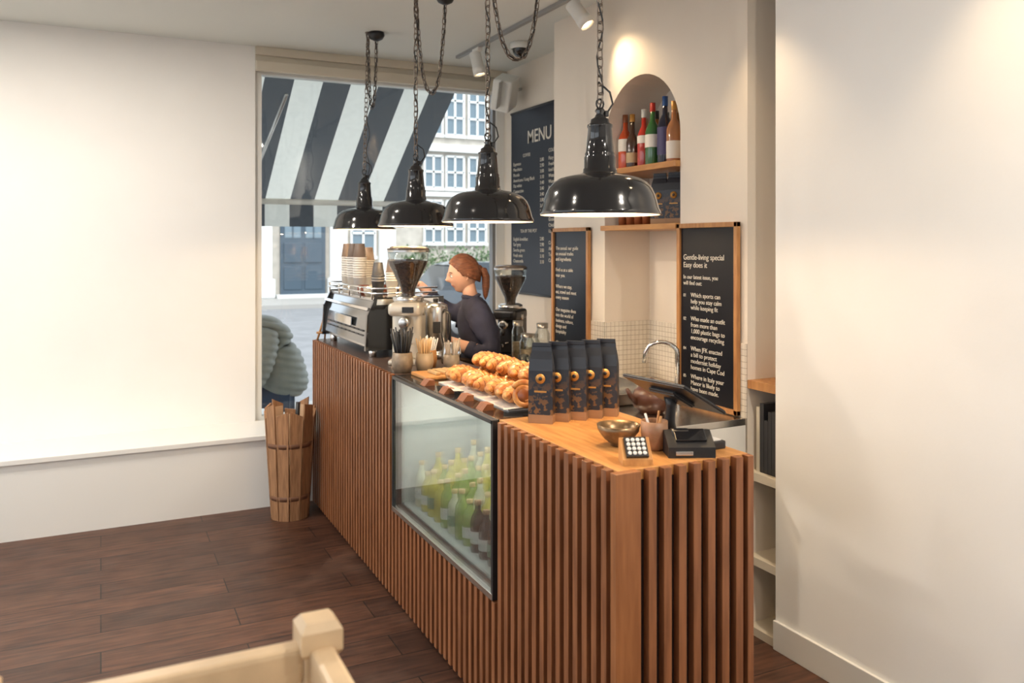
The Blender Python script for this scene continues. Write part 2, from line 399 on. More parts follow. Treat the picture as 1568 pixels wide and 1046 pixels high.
# ------------------------------------------------------------------ coffee bags
bm_=bpy.data.materials.new("coffee_bag_print"); bm_.use_nodes=True; nt=bm_.node_tree; pb=nt.nodes["Principled BSDF"]; pb.inputs["Roughness"].default_value=0.35
tc=nt.nodes.new("ShaderNodeTexCoord"); vo=nt.nodes.new("ShaderNodeTexNoise"); vo.inputs["Scale"].default_value=45; vo.inputs["Detail"].default_value=3
sp=nt.nodes.new("ShaderNodeSeparateXYZ"); mr=nt.nodes.new("ShaderNodeMapRange"); mr.inputs[1].default_value=0.17; mr.inputs[2].default_value=0.03
rp=nt.nodes.new("ShaderNodeValToRGB"); rp.color_ramp.elements[0].position=0.5; rp.color_ramp.elements[0].color=(0,0,0,1); rp.color_ramp.elements[1].position=0.54; rp.color_ramp.elements[1].color=(1,1,1,1)
mu=nt.nodes.new("ShaderNodeMath"); mu.operation='MULTIPLY'; mx=nt.nodes.new("ShaderNodeMix"); mx.data_type='RGBA'
mx.inputs[6].default_value=(0.014,0.017,0.026,1); mx.inputs[7].default_value=(0.20,0.095,0.028,1)
nt.links.new(tc.outputs["Object"],vo.inputs["Vector"]); nt.links.new(tc.outputs["Object"],sp.inputs[0]); nt.links.new(sp.outputs[2],mr.inputs[0])
nt.links.new(vo.outputs["Fac"],rp.inputs["Fac"]); nt.links.new(rp.outputs["Color"],mu.inputs[0]); nt.links.new(mr.outputs[0],mu.inputs[1]); nt.links.new(mu.outputs[0],mx.inputs[0]); nt.links.new(mx.outputs[2],pb.inputs["Base Color"])
GOLD=mat("gold_label",(0.50,0.25,0.06),0.35,metal=0.3)
def coffee_bag(loc,rz,s=1.0,h=0.268):
    b=B("coffee_bag",loc,rz); w_=0.085*s; d=0.043*s
    sec=[(0,w_*0.98,d*0.96),(0.012,w_,d),(0.03,w_,d),(0.031,w_,d),(h*0.66,w_*0.99,d*0.95),(h*0.80,w_*0.92,d*0.6),(h*0.90,w_*0.82,d*0.22),(h,w_*0.76,0.006)]
    def ring(z,a,c,g):
        return [(-a/2,-c/2,z),(a/2,-c/2,z),(a/2-g,0,z),(a/2,c/2,z),(-a/2,c/2,z),(-a/2+g,0,z)]
    vs=[];fs=[]
    for i,(z,a,c) in enumerate(sec): vs+=ring(z,a,c,0.0 if i<5 else 0.010*min(1,(i-4)*0.6))
    for i in range(len(sec)-1):
        for k in range(6):
            l=(k+1)%6; fs.append([i*6+k,i*6+l,i*6+6+l,i*6+6+k])
    n=len(vs)
    fs1=fs[:12]; fs2=fs[12:]
    b.add(vs,fs1+[[5,4,3,2,1,0]],KRAFT); b.add(vs,fs2+[[n-6,n-5,n-4,n-3,n-2,n-1]],bm_)
    T=Matrix.Translation((0,-d/2*0.985-0.0008,h*0.56))@Matrix.Rotation(R(90),4,'X')
    b.lathe([(0,0),(0.017*s,0),(0.017*s,0.0012),(0,0.0012)],(0,0,0),GOLD,20,M=T)
    b.lathe([(0,0.0013),(0.007*s,0.0013),(0.007*s,0.0018),(0,0.0018)],(0,0,0),bm_,12,M=T)
    b.box((0,-d/2*0.985-0.0012,h*0.40),(w_*0.5,0.001,0.006),GOLD)
    b.box((0,-0.001,h-0.006),(w_*0.78,0.010,0.014),bm_,bev=0.002)
    b.done()
for i in range(5):
    coffee_bag((1.352+0.0655*i,2.505+0.004*math.sin(i*2.1),ZT),R(-42+3*math.sin(i*3)),1.0,0.272)
for (x_,y_) in ((2.58,3.50),(2.60,3.40),(2.62,3.30),(2.70,3.47),(2.72,3.37)):
    coffee_bag((x_,y_,1.772),R(-60),1.05,0.262)

# ------------------------------------------------------------------ pastries
PASTRY=mat("baked_pastry",(0.80,0.40,0.12),0.36,col2=(0.44,0.135,0.028),vscale=26,bump=0.4,bscale=50,coat=0.2)
PASTRYD=mat("baked_ridge",(0.24,0.065,0.014),0.35,col2=(0.38,0.12,0.03),vscale=20,coat=0.2)
b=B("pastry_tray")
b.bb(1.33,1.66,2.72,3.42,ZT,ZT+0.006,PAPERW,0.001)
b.prism([(1.33,2.76,ZT+0.006),(1.30,2.70,ZT+0.012),(1.42,2.68,ZT+0.02),(1.52,2.74,ZT+0.006)],(0,0,0.001),PAPERW)
b.prism([(1.34,3.15,ZT+0.006),(1.27,3.10,ZT+0.02),(1.30,3.26,ZT+0.024),(1.35,3.32,ZT+0.006)],(0,0,0.001),PAPERW)
b.done()
def croissant(b,c,rz,L=0.16,rr=0.040,tilt=0):
    M=Matrix.Translation(Vector(c))@Euler((tilt,0,rz)).to_matrix().to_4x4()
    pts=[];rd=[];n=57
    for i in range(n):
        u=i/(n-1)*2-1; a=u*1.25
        pts.append(M@Vector((L*0.50*math.sin(a)/math.sin(1.25),L*0.40*(math.cos(a)-0.7),0)))
        env=max(0.20,(1-abs(u)**1.5)**0.75)
        ph=(abs(u)*3.5+0.5)%1.0
        rd.append(rr*env*(0.82+0.20*(1-ph)**0.8))
    b.tube(pts,rd,PASTRY,14,flat=0.92)
    for s_ in (-1,1):
        for k in range(3):
            u=s_*(0.5+k)/3.5; i=int(round((u+1)/2*(n-1))); j=min(n-1,max(0,i+2*s_))
            b.tube([pts[i],pts[j]],[rd[i]*1.012,rd[j]*0.985],PASTRYD,14,flat=0.92)
b=B("croissants")
for r_ in range(8):
    for c_ in range(2):
        croissant(b,(1.415+0.155*c_+random.uniform(-.006,.006),2.79+0.082*r_,ZT+0.046),R(random.uniform(-14,14)),0.155,0.041)
for r_ in range(6):
    croissant(b,(1.50+random.uniform(-.02,.03),2.86+0.095*r_,ZT+0.104),R(random.uniform(-25,25)),0.155,0.040,random.uniform(-.15,.15))
b.done()
b=B("cinnamon_bun")
pts=[];rad=[]
for i in range(70):
    a=i*0.22; r_=0.006+0.0026*a*1.05; pts.append((r_*math.cos(a),0.0,r_*math.sin(a))); rad.append(0.012)
b.tube(pts,rad,PASTRY,8,flat=1.0)
b.sphere((0,0.014,0),(0.042,0.03,0.042),PASTRYD)
o=b.done(); o.location=(1.385,2.700,ZT+0.060); o.rotation_euler=(R(-12),0,R(-30))
TAG=mat("tag_wood",(0.30,0.11,0.045),0.4,var=0.2,stretch=(1,8,1))
for xx,yy in ((1.272,2.80),(1.272,3.18),(1.272,3.40),(1.280,3.00)):
    b=B("price_block",(xx,yy,ZT)); b.prism([(-0.024,-0.03,0),(0.022,-0.03,0),(0.022,-0.03,0.022),(-0.004,-0.03,0.024)],(0,0.06,0),TAG); b.done()
b=B("bread_board",(1.42,3.60,ZT)); b.box((0,0,0.008),(0.24,0.20,0.016),OAK,bev=0.006)
for i in range(4): b.box((-0.05+0.035*i,0.01*i-0.02,0.023),(0.022,0.12,0.014),mat("biscotti",(0.62,0.40,0.18),0.6,var=0.2),rot=(0,0,0.15*i),bev=0.005)
b.done()

# ------------------------------------------------------------------ pots with straws / stirrers
def pot(name,loc,r,h,stm,n,L,sr,mt,bulge=1.08):
    b=B(name,loc)
    b.lathe([(0,0),(r*0.85,0),(r*bulge,h*0.45),(r*0.95,h),(r*0.84,h),(r*0.9,h*0.5),(r*0.7,0.006),(0,0.006)],(0,0,0),mt,24)
    for i in range(n):
        a=random.uniform(0,6.28); q=r*0.62*math.sqrt(random.random()); p0=Vector((q*0.5*math.cos(a),q*0.5*math.sin(a),0.01))
        p1=Vector((q*1.9*math.cos(a),q*1.9*math.sin(a),L*random.uniform(0.88,1.05)))
        b.tube([p0,p1],sr,stm,6,flat=0.4 if sr>0.0035 else 1)
    b.done()
pot("straw_pot",(1.29,3.79,ZT),0.048,0.095,BLACK,60,0.205,0.0034,mat("grey_stoneware",(0.26,0.20,0.14),0.4,var=0.3,vscale=30))
pot("stirrer_pot",(1.405,3.80,ZT),0.042,0.085,mat("birch",(0.70,0.47,0.23),0.5),40,0.155,0.0042,mat("cream_stoneware",(0.5,0.38,0.24),0.4,var=0.2))
pot("stirrer_pot",(1.53,3.76,ZT),0.038,0.075,mat("dark_sticks",(0.45,0.38,0.30),0.5),20,0.15,0.0036,CERAM)
pot("sugar_pot",(1.47,3.90,ZT),0.035,0.085,PAPERW,16,0.15,0.0034,OAKF)

# ------------------------------------------------------------------ grinders
def grinder(loc,rz,body,s=1.0):
    b=B("coffee_grinder",loc,rz)
    b.box((0,0,0.012),(0.17*s,0.23*s,0.024),body,bev=0.01)
    b.box((0,0.03*s,0.15*s),(0.155*s,0.17*s,0.26*s),body,bev=0.03,seg=4,smooth=True)
    b.box((0,-0.01*s,0.285*s),(0.175*s,0.21*s,0.07*s),body,bev=0.028,seg=4,smooth=True)
    b.lathe([(0,0),(0.075*s,0),(0.082*s,0.012),(0.082*s,0.03),(0.06*s,0.04),(0,0.04)],(0,0,0.315*s),STEEL,32)
    T=Matrix.Rotation(R(90),4,'X')
    b.lathe([(0,0),(0.030*s,0),(0.030*s,0.05*s),(0.022*s,0.055*s),(0,0.055*s)],(0,-0.08*s,0.22*s),STEEL,20,M=T)
    b.tube([(0,-0.10*s,0.21*s),(0,-0.13*s,0.17*s),(0,-0.13*s,0.15*s)],[0.02*s,0.016*s,0.014*s],BLACK,10)
    b.box((0,-0.125*s,0.085*s),(0.012,0.02,0.02),STEEL,bev=0.003)
    for sx in (-1,1): b.tube([(0.03*sx*s,-0.06*s,0.105*s),(0.03*sx*s,-0.15*s,0.105*s)],0.004,STEEL,6)
    T=Matrix.Rotation(R(90),4,'Y')
    for sx in (-0.088*s,0.074*s): b.lathe([(0,0),(0.022*s,0),(0.022*s,0.014),(0,0.014)],(sx,0,0.27*s),STEEL,18,M=T)
    b.box((0.02*s,-0.118*s,0.285*s),(0.06*s,0.006,0.03*s),BLACK,bev=0.002)
    z0=0.35*s
    b.lathe([(0.032*s,z0),(0.036*s,z0+0.04*s),(0.098*s,z0+0.17*s),(0.100*s,z0+0.185*s)],(0,0,0),BEANS,32)
    b.lathe([(0.100*s,z0+0.185*s),(0.06*s,z0+0.192*s),(0,z0+0.197*s)],(0,0,0),BEANS,32)
    b.lathe([(0.036*s,z0-0.005),(0.040*s,z0+0.04*s),(0.103*s,z0+0.17*s),(0.109*s,z0+0.24*s),(0.106*s,z0+0.24*s)],(0,0,0),GLASSJ,32)
    b.lathe([(0.110*s,z0+0.235*s),(0.112*s,z0+0.25*s),(0.085*s,z0+0.262*s),(0,z0+0.264*s)],(0,0,0),mat("hopper_lid",(0.10,0.08,0.07),0.25),32)
    b.lathe([(0.112*s,z0+0.232*s),(0.1125*s,z0+0.242*s)],(0,0,0),STEEL,32)
    b.done()
grinder((1.427,4.10,ZT),R(-30),BEIGE,0.98)
grinder((2.47,5.02,0.92),R(-50),mat("grinder_black",(0.03,0.028,0.028),0.3,metal=0.4),1.0)

# ------------------------------------------------------------------ water boiler
b=B("steel_water_boiler",(1.615,4.195,ZT))
b.lathe([(0,0),(0.062,0),(0.066,0.01),(0.066,0.03),(0.058,0.035),(0.058,0.05),(0.066,0.055),(0.067,0.27),(0.062,0.285),(0.03,0.30),(0,0.302)],(0,0,0),STEEL,32)
b.lathe([(0,0),(0.014,0.002),(0.014,0.02),(0,0.022)],(0,0,0.30),BLACK,14)
b.tube([(0.03,-0.06,0.26),(0.04,-0.10,0.24),(0.04,-0.10,0.10),(0.03,-0.06,0.08)],0.009,BLACK,8)
b.tube([(-0.03,-0.055,0.09),(-0.04,-0.085,0.09),(-0.042,-0.095,0.07)],0.007,CHROME,8)
b.box((-0.018,-0.064,0.17),(0.04,0.006,0.06),BLACK,rot=(0,0,-0.27),bev=0.002)
b.done()
b=B("milk_jug",(1.60,3.97,ZT))
b.lathe([(0,0),(0.036,0),(0.04,0.01),(0.034,0.07),(0.030,0.10),(0.033,0.105),(0.029,0.10),(0.03,0.07),(0,0.01)],(0,0,0),STEEL,24)
b.tube([(0.03,0,0.09),(0.06,0,0.085),(0.065,0,0.05),(0.038,0,0.025)],0.005,STEEL,8); b.done()

# ------------------------------------------------------------------ espresso machine
MX0,MX1,MY0,MY1=1.275,1.72,4.32,5.30
b=B("espresso_machine")
z0=ZT
for xx in (MX0+0.05,MX1-0.05):
    for yy in (MY0+0.07,MY1-0.07): b.cyl((xx,yy,z0),0.022,0.045,CHROME,16)
MIR=mat("machine_back_panel",(0.28,0.30,0.32),0.10,metal=0.9)
b.bb(MX0+0.02,MX1-0.03,MY0+0.02,MY1-0.02,z0+0.045,z0+0.075,STEEL,0.006)
prof=[(MX0,z0+0.07),(MX1-0.18,z0+0.07),(MX1-0.18,z0+0.19),(MX1-0.03,z0+0.21),(MX1-0.03,z0+0.30),(MX0+0.05,z0+0.30),(MX0+0.015,z0+0.20)]
b.prism([(x,MY0+0.02,z) for x,z in prof],(0,MY1-MY0-0.04,0),MIR)
cheek=[(MX0-0.012,z0+0.04),(MX1-0.02,z0+0.04),(MX1,z0+0.07),(MX1-0.15,z0+0.10),(MX1-0.15,z0+0.18),(MX1,z0+0.22),(MX1-0.01,z0+0.325),(MX0+0.045,z0+0.325),(MX0,z0+0.23)]
for yy in (MY0,MY1-0.022): b.prism([(x,yy,z) for x,z in cheek],(0,0.022,0),BLACKG)
b.prism([(x*0.999,MY0-0.004,z) for x,z in [(MX0+0.05,z0+0.285),(MX1-0.04,z0+0.285),(MX1-0.04,z0+0.315),(MX0+0.055,z0+0.315)]],(0,0.004,0),CHROME)
for i in range(9):
    y_=MY0+0.10+i*0.09
    b.box((MX0+0.004,y_+0.03,z0+0.115),(0.006,0.07,0.008),BLACK)
    b.box((MX0+0.005,y_+0.03,z0+0.14),(0.006,0.07,0.008),BLACK)
b.box((MX0-0.004,(MY0+MY1)/2,z0+0.175),(0.006,0.36,0.05),CHROME,rot=(0,0.05,0),bev=0.002)
b.box((MX0+0.01,(MY0+MY1)/2,z0+0.262),(0.012,MY1-MY0-0.04,0.018),CHROME,rot=(0,0.3,0),bev=0.003)
b.bb(MX0+0.045,MX1-0.03,MY0+0.005,MY1-0.005,z0+0.30,z0+0.318,STEEL,0.004)
for zz in (0.345,0.372):
    b.tube([(MX1-0.04,MY0+0.02,z0+zz),(MX0+0.035,MY0+0.02,z0+zz),(MX0+0.03,MY1-0.02,z0+zz),(MX1-0.04,MY1-0.02,z0+zz)],0.005,CHROME,8)
for i in range(5):
    y_=MY0+0.03+i*(MY1-MY0-0.06)/4; b.tube([(MX0+0.035,y_,z0+0.31),(MX0+0.033,y_,z0+0.375)],0.005,CHROME,8)
for y_ in (MY0+0.28,MY0+0.50,MY0+0.72):
    b.cyl((MX1-0.05,y_,z0+0.14),0.035,0.08,CHROME,20)
    b.cyl((MX1-0.05,y_,z0+0.115),0.032,0.03,STEEL,20)
    b.tube([(MX1-0.03,y_,z0+0.13),(MX1+0.06,y_-0.01,z0+0.12)],[0.010,0.014],BLACK,10)
for y_ in (MY0+0.10,MY1-0.10):
    b.tube([(MX1-0.04,y_,z0+0.22),(MX1+0.03,y_,z0+0.20),(MX1+0.05,y_,z0+0.10)],0.005,CHROME,8)
    b.sphere((MX1-0.01,y_,z0+0.27),0.018,BLACK)
b.bb(MX1-0.17,MX1-0.01,MY0+0.03,MY1-0.03,z0+0.06,z0+0.075,BLACK,0.003)
b.done()

# cups on machine
ZM=ZT+0.318
CUPD=mat("cup_brown_grey",(0.17,0.125,0.10),0.5)
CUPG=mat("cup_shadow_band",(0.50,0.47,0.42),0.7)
CUPB=mat("cup_dark",(0.06,0.06,0.065),0.5)
def cup_stack(loc,n,r,low=PAPERW,top=CUPD):
    b=B("paper_cup_stack",loc); h=0.095*r/0.04; st=0.0145; z=0
    b.lathe([(0,z),(r*0.70,z),(r,z+h),(r*1.04,z+h),(r*1.04,z+h+0.004),(r*0.95,z+h)],(0,0,0),low,24)
    for i in range(1,n):
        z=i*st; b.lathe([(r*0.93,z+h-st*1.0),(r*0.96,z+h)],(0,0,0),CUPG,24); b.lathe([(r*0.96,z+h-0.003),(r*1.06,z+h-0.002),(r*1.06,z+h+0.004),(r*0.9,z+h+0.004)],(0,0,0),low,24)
    z=(n-1)*st+h+0.004
    b.lathe([(r*1.02,z),(r*1.02,z+0.004),(r*0.97,z+0.004),(r*0.70,z+h*0.85),(r*0.68,z+h*0.87),(0,z+h*0.86)],(0,0,0),top,24)
    b.done()
cup_stack((1.385,5.12,ZM),9,0.040); cup_stack((1.385,4.985,ZM),9,0.040); cup_stack((1.385,4.85,ZM),9,0.040); cup_stack((1.50,5.06,ZM),8,0.038)
cup_stack((1.38,4.47,ZM),3,0.036,CUPB,CUPB)
cup_stack((1.49,4.56,ZM),4,0.036,PAPERW,CUPD)
def mug(loc,m,r=0.038,h=0.055):
    b=B("coffee_cup",loc,random.uniform(0,6))
    b.lathe([(0,0),(r*0.6,0),(r*0.85,h*0.3),(r,h),(r*0.92,h),(r*0.78,h*0.35),(0,h*0.15)],(0,0,0),m,24)
    b.tube([(r*0.9,0,h*0.8),(r*1.45,0,h*0.75),(r*1.45,0,h*0.4),(r*0.85,0,h*0.3)],0.004,m,8); b.done()
MUGB=mat("mug_brown",(0.20,0.05,0.025),0.2,coat=0.4); MUGW=mat("mug_cream",(0.7,0.62,0.5),0.25)
for i,(xx,yy) in enumerate(((1.37,4.73),(1.37,4.60),(1.49,4.72),(1.49,4.86))): mug((xx,yy,ZM),MUGB if i%2==0 else MUGW)
b=B("cup_lid_stack",(1.60,4.90,ZM))
for i in range(7): b.lathe([(0.042,i*0.01),(0.044,i*0.01+0.002),(0.040,i*0.01+0.009),(0.0,i*0.01+0.009)],(0,0,0),BLACK,20)
b.done()
b=B("wooden_easel",(1.30,5.335,ZT))
b.tube([(-0.055,0,0),(-0.005,0,0.16)],0.007,OAKF,6); b.tube([(0.055,0,0),(0.005,0,0.16)],0.007,OAKF,6); b.tube([(-0.06,0,0.045),(0.06,0,0.045)],0.008,OAKF,6); b.tube([(0,0.005,0.13),(0,0.03,0.0)],0.006,OAKF,6)
b.done()

# ------------------------------------------------------------------ near counter items
BR=mat("bronze_bowl",(0.26,0.17,0.09),0.3,metal=0.6,var=0.4,vscale=25)
b=B("stoneware_bowl",(1.405,2.115,ZT))
b.lathe([(0,0),(0.024,0),(0.026,0.008),(0.045,0.022),(0.062,0.046),(0.066,0.064),(0.062,0.064),(0.056,0.046),(0.038,0.026),(0,0.018)],(0,0,0),BR,36); b.done()
b=B("tip_cup",(1.475,2.03,ZT))
b.lathe([(0,0),(0.028,0),(0.034,0.01),(0.040,0.05),(0.040,0.085),(0.036,0.085),(0.035,0.05),(0,0.012)],(0,0,0),mat("terracotta_cup",(0.38,0.20,0.11),0.45,var=0.3,vscale=20),28)
b.tube([(0.0,0.0,0.015),(0.025,0.01,0.11)],0.004,OAKF,6); b.tube([(0.0,0.0,0.015),(-0.022,0.015,0.105)],0.004,PAPERW,6); b.tube([(0,0,0.015),(0.01,-0.02,0.10)],0.004,OAKF,6)
b.done()
b=B("card_reader_block",(1.335,1.925,ZT),R(-22))
b.prism([(-0.042,-0.03,0),(-0.042,0.03,0),(-0.042,0.03,0.062),(-0.042,0.022,0.066),(-0.042,-0.03,0.016)],(0.084,0,0),OAK)
tb=Matrix.Translation((0,-0.006,0.044))@Matrix.Rotation(R(43.8),4,'X')
bm=bmesh.new(); bmesh.ops.create_cube(bm,size=1)
for v in bm.verts: v.co=Vector((v.co.x*0.062,v.co.y*0.062,v.co.z*0.01))
b.addbm(bm,BLACK,False,tb)
for i in range(4):
    for j in range(4):
        b.lathe([(0,0),(0.0058,0),(0.0058,0.002),(0,0.002)],(0,0,0),PAPERW,10,M=tb@Matrix.Translation((-0.021+0.014*i,-0.021+0.014*j,0.005)))
b.done()
b=B("payment_terminal",(1.53,1.935,ZT),R(-25))
b.prism([(-0.07,-0.045,0),(-0.07,0.05,0),(-0.07,0.05,0.062),(-0.07,0.02,0.066),(-0.07,-0.045,0.03)],(0.135,0,0),BLACK)
b.box((0,-0.005,0.056),(0.09,0.05,0.008),BLACKG,rot=(0.5,0,0),bev=0.002)
b.cyl((-0.05,0.02,0.045),0.026,0.05,BLACK,20,M=Matrix.Rotation(R(90),4,'Y'))
b.box((-0.025,-0.047,0.014),(0.05,0.006,0.012),STEEL,bev=0.002)
b.done()
b=B("receipt_slip_holder",(1.635,1.985,ZT)); b.box((0,0,0.012),(0.07,0.09,0.024),BLACK,bev=0.004); b.box((0,0,0.025),(0.05,0.07,0.004),PAPERW); b.done()
b=B("tablet_till",(1.585,2.095,ZT))
b.lathe([(0,0),(0.055,0),(0.055,0.006),(0.03,0.012),(0,0.012)],(0,0,0),BLACK,28)
b.tube([(0.0,0.0,0.01),(-0.005,0,0.06),(0.0,0,0.11),(0.0,0.0,0.135)],[0.024,0.017,0.016,0.022],BLACK,12)
T=Matrix.Translation((0.0,-0.01,0.148))@Euler((0,R(29),R(6))).to_matrix().to_4x4()
def tb_box(c,sz,m,bv):
    bm=bmesh.new(); bmesh.ops.create_cube(bm,size=1)
    for v in bm.verts: v.co=Vector((v.co.x*sz[0],v.co.y*sz[1],v.co.z*sz[2]))
    bmesh.ops.bevel(bm,geom=list(bm.edges),offset=bv,segments=3,affect='EDGES')
    b.addbm(bm,m,False,T@Matrix.Translation(c))
tb_box((0,0,0),(0.20,0.28,0.010),BLACK,0.004); tb_box((0,0,0.006),(0.185,0.265,0.002),mat("tablet_screen",(0.02,0.022,0.03),0.15),0.0008)
tb_box((0,0,-0.012),(0.10,0.12,0.016),BLACK,0.006)
b.done()

# ------------------------------------------------------------------ back bench with sink
BOAK=mat("bench_oak",(0.40,0.2,0.08),0.4)
b=B("back_worktop")
b.bb(2.08,XW-0.01,BY0,BY1-0.09,0.89,0.92,STEEL,0.003)
b.bb(2.10,XW-0.01,BY0,3.15,0.0,0.89,WHITE); b.bb(2.10,XW-0.01,3.15,BY1-0.09,0.0,0.70,WHITE)
b.bb(2.10,2.12,3.15,BY1-0.09,0.70,0.89,WHITE)
b.bb(2.28,XW-0.01,BY1-0.09,BY1+0.005,0.89,0.92,BOAK,0.003)
b.bb(2.28,XR-0.005,BY1+0.005,5.41,0.89,0.92,BOAK,0.003); b.bb(2.31,XR-0.005,BY1+0.005,5.40,0,0.89,WHITE)
b.done()
b=B("kitchen_sink")
sx0,sx1,sy0,sy1=2.12,2.44,3.22,3.72
b.bb(sx0,sx1,sy0,sy0+0.008,0.921,0.975,STEEL); b.bb(sx0,sx1,sy1-0.008,sy1,0.921,0.975,STEEL); b.bb(sx0,sx0+0.008,sy0,sy1,0.921,0.975,STEEL); b.bb(sx1-0.008,sx1,sy0,sy1,0.921,0.975,STEEL); b.bb(sx0,sx1,sy0,sy1,0.9205,0.926,STEEL)
b.lathe([(0,0),(0.03,0),(0.03,0.003),(0,0.003)],((sx0+sx1)/2,(sy0+sy1)/2,0.926),BLACK,20)
b.done()
b=B("kitchen_tap",(2.42,3.15,0.92))
b.cyl((0,0,0),0.022,0.05,CHROME,20)
pts=[(0,0,0.04),(0,0,0.24)]+[(-0.055+0.055*math.cos(a),0.0+0.012*i_,0.24+0.05*math.sin(a)) for i_,a in enumerate([i*math.pi/10 for i in range(1,9)])]+[(-0.110,0.10,0.235),(-0.112,0.105,0.19)]
b.tube(pts,0.011,CHROME,12); b.tube([(0,-0.02,0.03),(0,-0.07,0.06)],0.006,CHROME,8); b.done()
b=B("brown_teapot",(2.20,3.05,0.92))
TP=mat("teapot_glaze",(0.09,0.03,0.015),0.35,coat=0.1)
b.lathe([(0,0),(0.05,0),(0.08,0.03),(0.088,0.065),(0.075,0.10),(0.045,0.122),(0.03,0.128),(0.012,0.132),(0.012,0.14),(0.016,0.15),(0,0.156)],(0,0,0),TP,32)
b.tube([(-0.075,0,0.05),(-0.11,0,0.08),(-0.13,0,0.115)],[0.016,0.011,0.008],TP,10); b.tube([(0.07,0,0.095),(0.12,0,0.10),(0.125,0,0.05),(0.08,0,0.035)],0.007,TP,8); b.done()

def bottle(name,loc,r,h,m,label=None,cap=BLACK,neck=0.30,lz=(0.12,0.42),r_n=0.013):
    b=B(name,loc); hn=h*(1-neck)
    b.lathe([(0,0),(r*0.95,0),(r,0.006),(r,hn*0.85),(r*0.8,hn*0.97),(r_n*1.1,hn*1.12),(r_n,h*0.95),(0,h*0.95)],(0,0,0),m,24)
    b.lathe([(r_n*1.15,h*0.86),(r_n*1.15,h),(0,h)],(0,0,0),cap,16)
    if label: b.lathe([(r*1.012,h*lz[0]),(r*1.012,h*lz[1])],(0,0,0),label,24)
    b.done()
REDL=mat("aperitif_red",(0.40,0.025,0.012),0.1,coat=0.6); ORL=mat("aperitif_orange",(0.55,0.07,0.012),0.1,coat=0.6); GRL=mat("bottle_green",(0.03,0.12,0.03),0.1,coat=0.6); DKL=mat("bottle_dark",(0.012,0.012,0.03),0.08,coat=0.6)
ROSE=mat("rose_wine",(0.36,0.15,0.06),0.1,coat=0.5); NL=mat("label_navy",(0.06,0.05,0.14),0.5); LW=mat("label_white",(0.75,0.72,0.65),0.5)
ZB=2.075
bottle("aperitif_bottle",(2.60,3.845,ZB),0.040,0.31,ORL,LW,mat("cap_amber",(0.30,0.10,0.04),0.4),0.34,(0.34,0.56))
bottle("liqueur_bottle",(2.585,3.757,ZB),0.034,0.30,mat("bottle_brown",(0.05,0.025,0.015),0.1,coat=0.5),mat("label_tan",(0.45,0.33,0.18),0.5),GOLD,0.42,(0.12,0.30))
bottle("red_aperitif_bottle",(2.60,3.67,ZB),0.036,0.315,REDL,LW,LW,0.36,(0.42,0.55))
bottle("vermouth_bottle",(2.59,3.578,ZB),0.040,0.335,GRL,LW,mat("cap_red",(0.5,0.03,0.02),0.4),0.36,(0.30,0.50))
bottle("dark_liqueur_bottle",(2.60,3.485,ZB),0.040,0.355,DKL,NL,mat("cap_blue",(0.02,0.08,0.25),0.3),0.34,(0.15,0.55))
bottle("rose_wine_bottle",(2.585,3.39,ZB),0.039,0.315,ROSE,LW,GOLD,0.36,(0.08,0.36))
bottle("spirit_bottle",(2.70,3.80,ZB),0.037,0.29,mat("bottle_olive",(0.10,0.12,0.04),0.1),LW,GOLD)
bottle("spirit_bottle",(2.71,3.71,ZB),0.037,0.32,mat("bottle_amber",(0.30,0.11,0.02),0.1),LW,BLACK)
bottle("spirit_bottle",(2.71,3.62,ZB),0.037,0.30,GRL,GOLD,BLACK)
bottle("spirit_bottle",(2.71,3.53,ZB),0.037,0.33,mat("bottle_amber",(0.30,0.11,0.02),0.1),LW,GOLD)
bottle("spirit_bottle",(2.70,3.43,ZB),0.037,0.30,DKL,GOLD,BLACK)
for i in range(4):
    b=B("drinking_glass",(2.58,3.84-0.075*i,1.772)); b.lathe([(0,0),(0.024,0),(0.028,0.10),(0.026,0.10),(0.022,0.006),(0,0.006)],(0,0,0),mat("amber_glass",(0.28,0.08,0.03),0.15),18); b.done()

# jars on back bench
random.seed(3)
for (xx,yy,h,r) in ((2.36,4.57,0.20,0.045),(2.47,4.57,0.26,0.045),(2.36,4.69,0.27,0.04),(2.40,4.455,0.13,0.035),(2.47,4.70,0.18,0.045),(2.60,4.60,0.22,0.045)):
    b=B("storage_jar",(xx,yy,0.92))
    b.lathe([(0,0),(r,0),(r,h*0.75),(r*0.75,h*0.86),(r*0.75,h*0.9)],(0,0,0),GLASSJ,24)
    b.lathe([(0,0.004),(r*0.93,0.004),(r*0.93,h*0.5),(0,h*0.5)],(0,0,0),mat("jar_fill",(0.55,0.42,0.28),0.6,var=0.3,vscale=60),20)
    b.lathe([(r*0.8,h*0.88),(r*0.82,h),(0,h)],(0,0,0),mat("jar_lid",(0.35,0.33,0.3),0.3,metal=0.8),20); b.done()
for i in range(8):
    b=B("water_glass",(2.20+0.075*(i%2),4.30-0.08*(i//2),0.92)); b.lathe([(0,0),(0.027,0),(0.032,0.11),(0.030,0.11),(0.025,0.006),(0,0.006)],(0,0,0),GLASSJ,18); b.done()

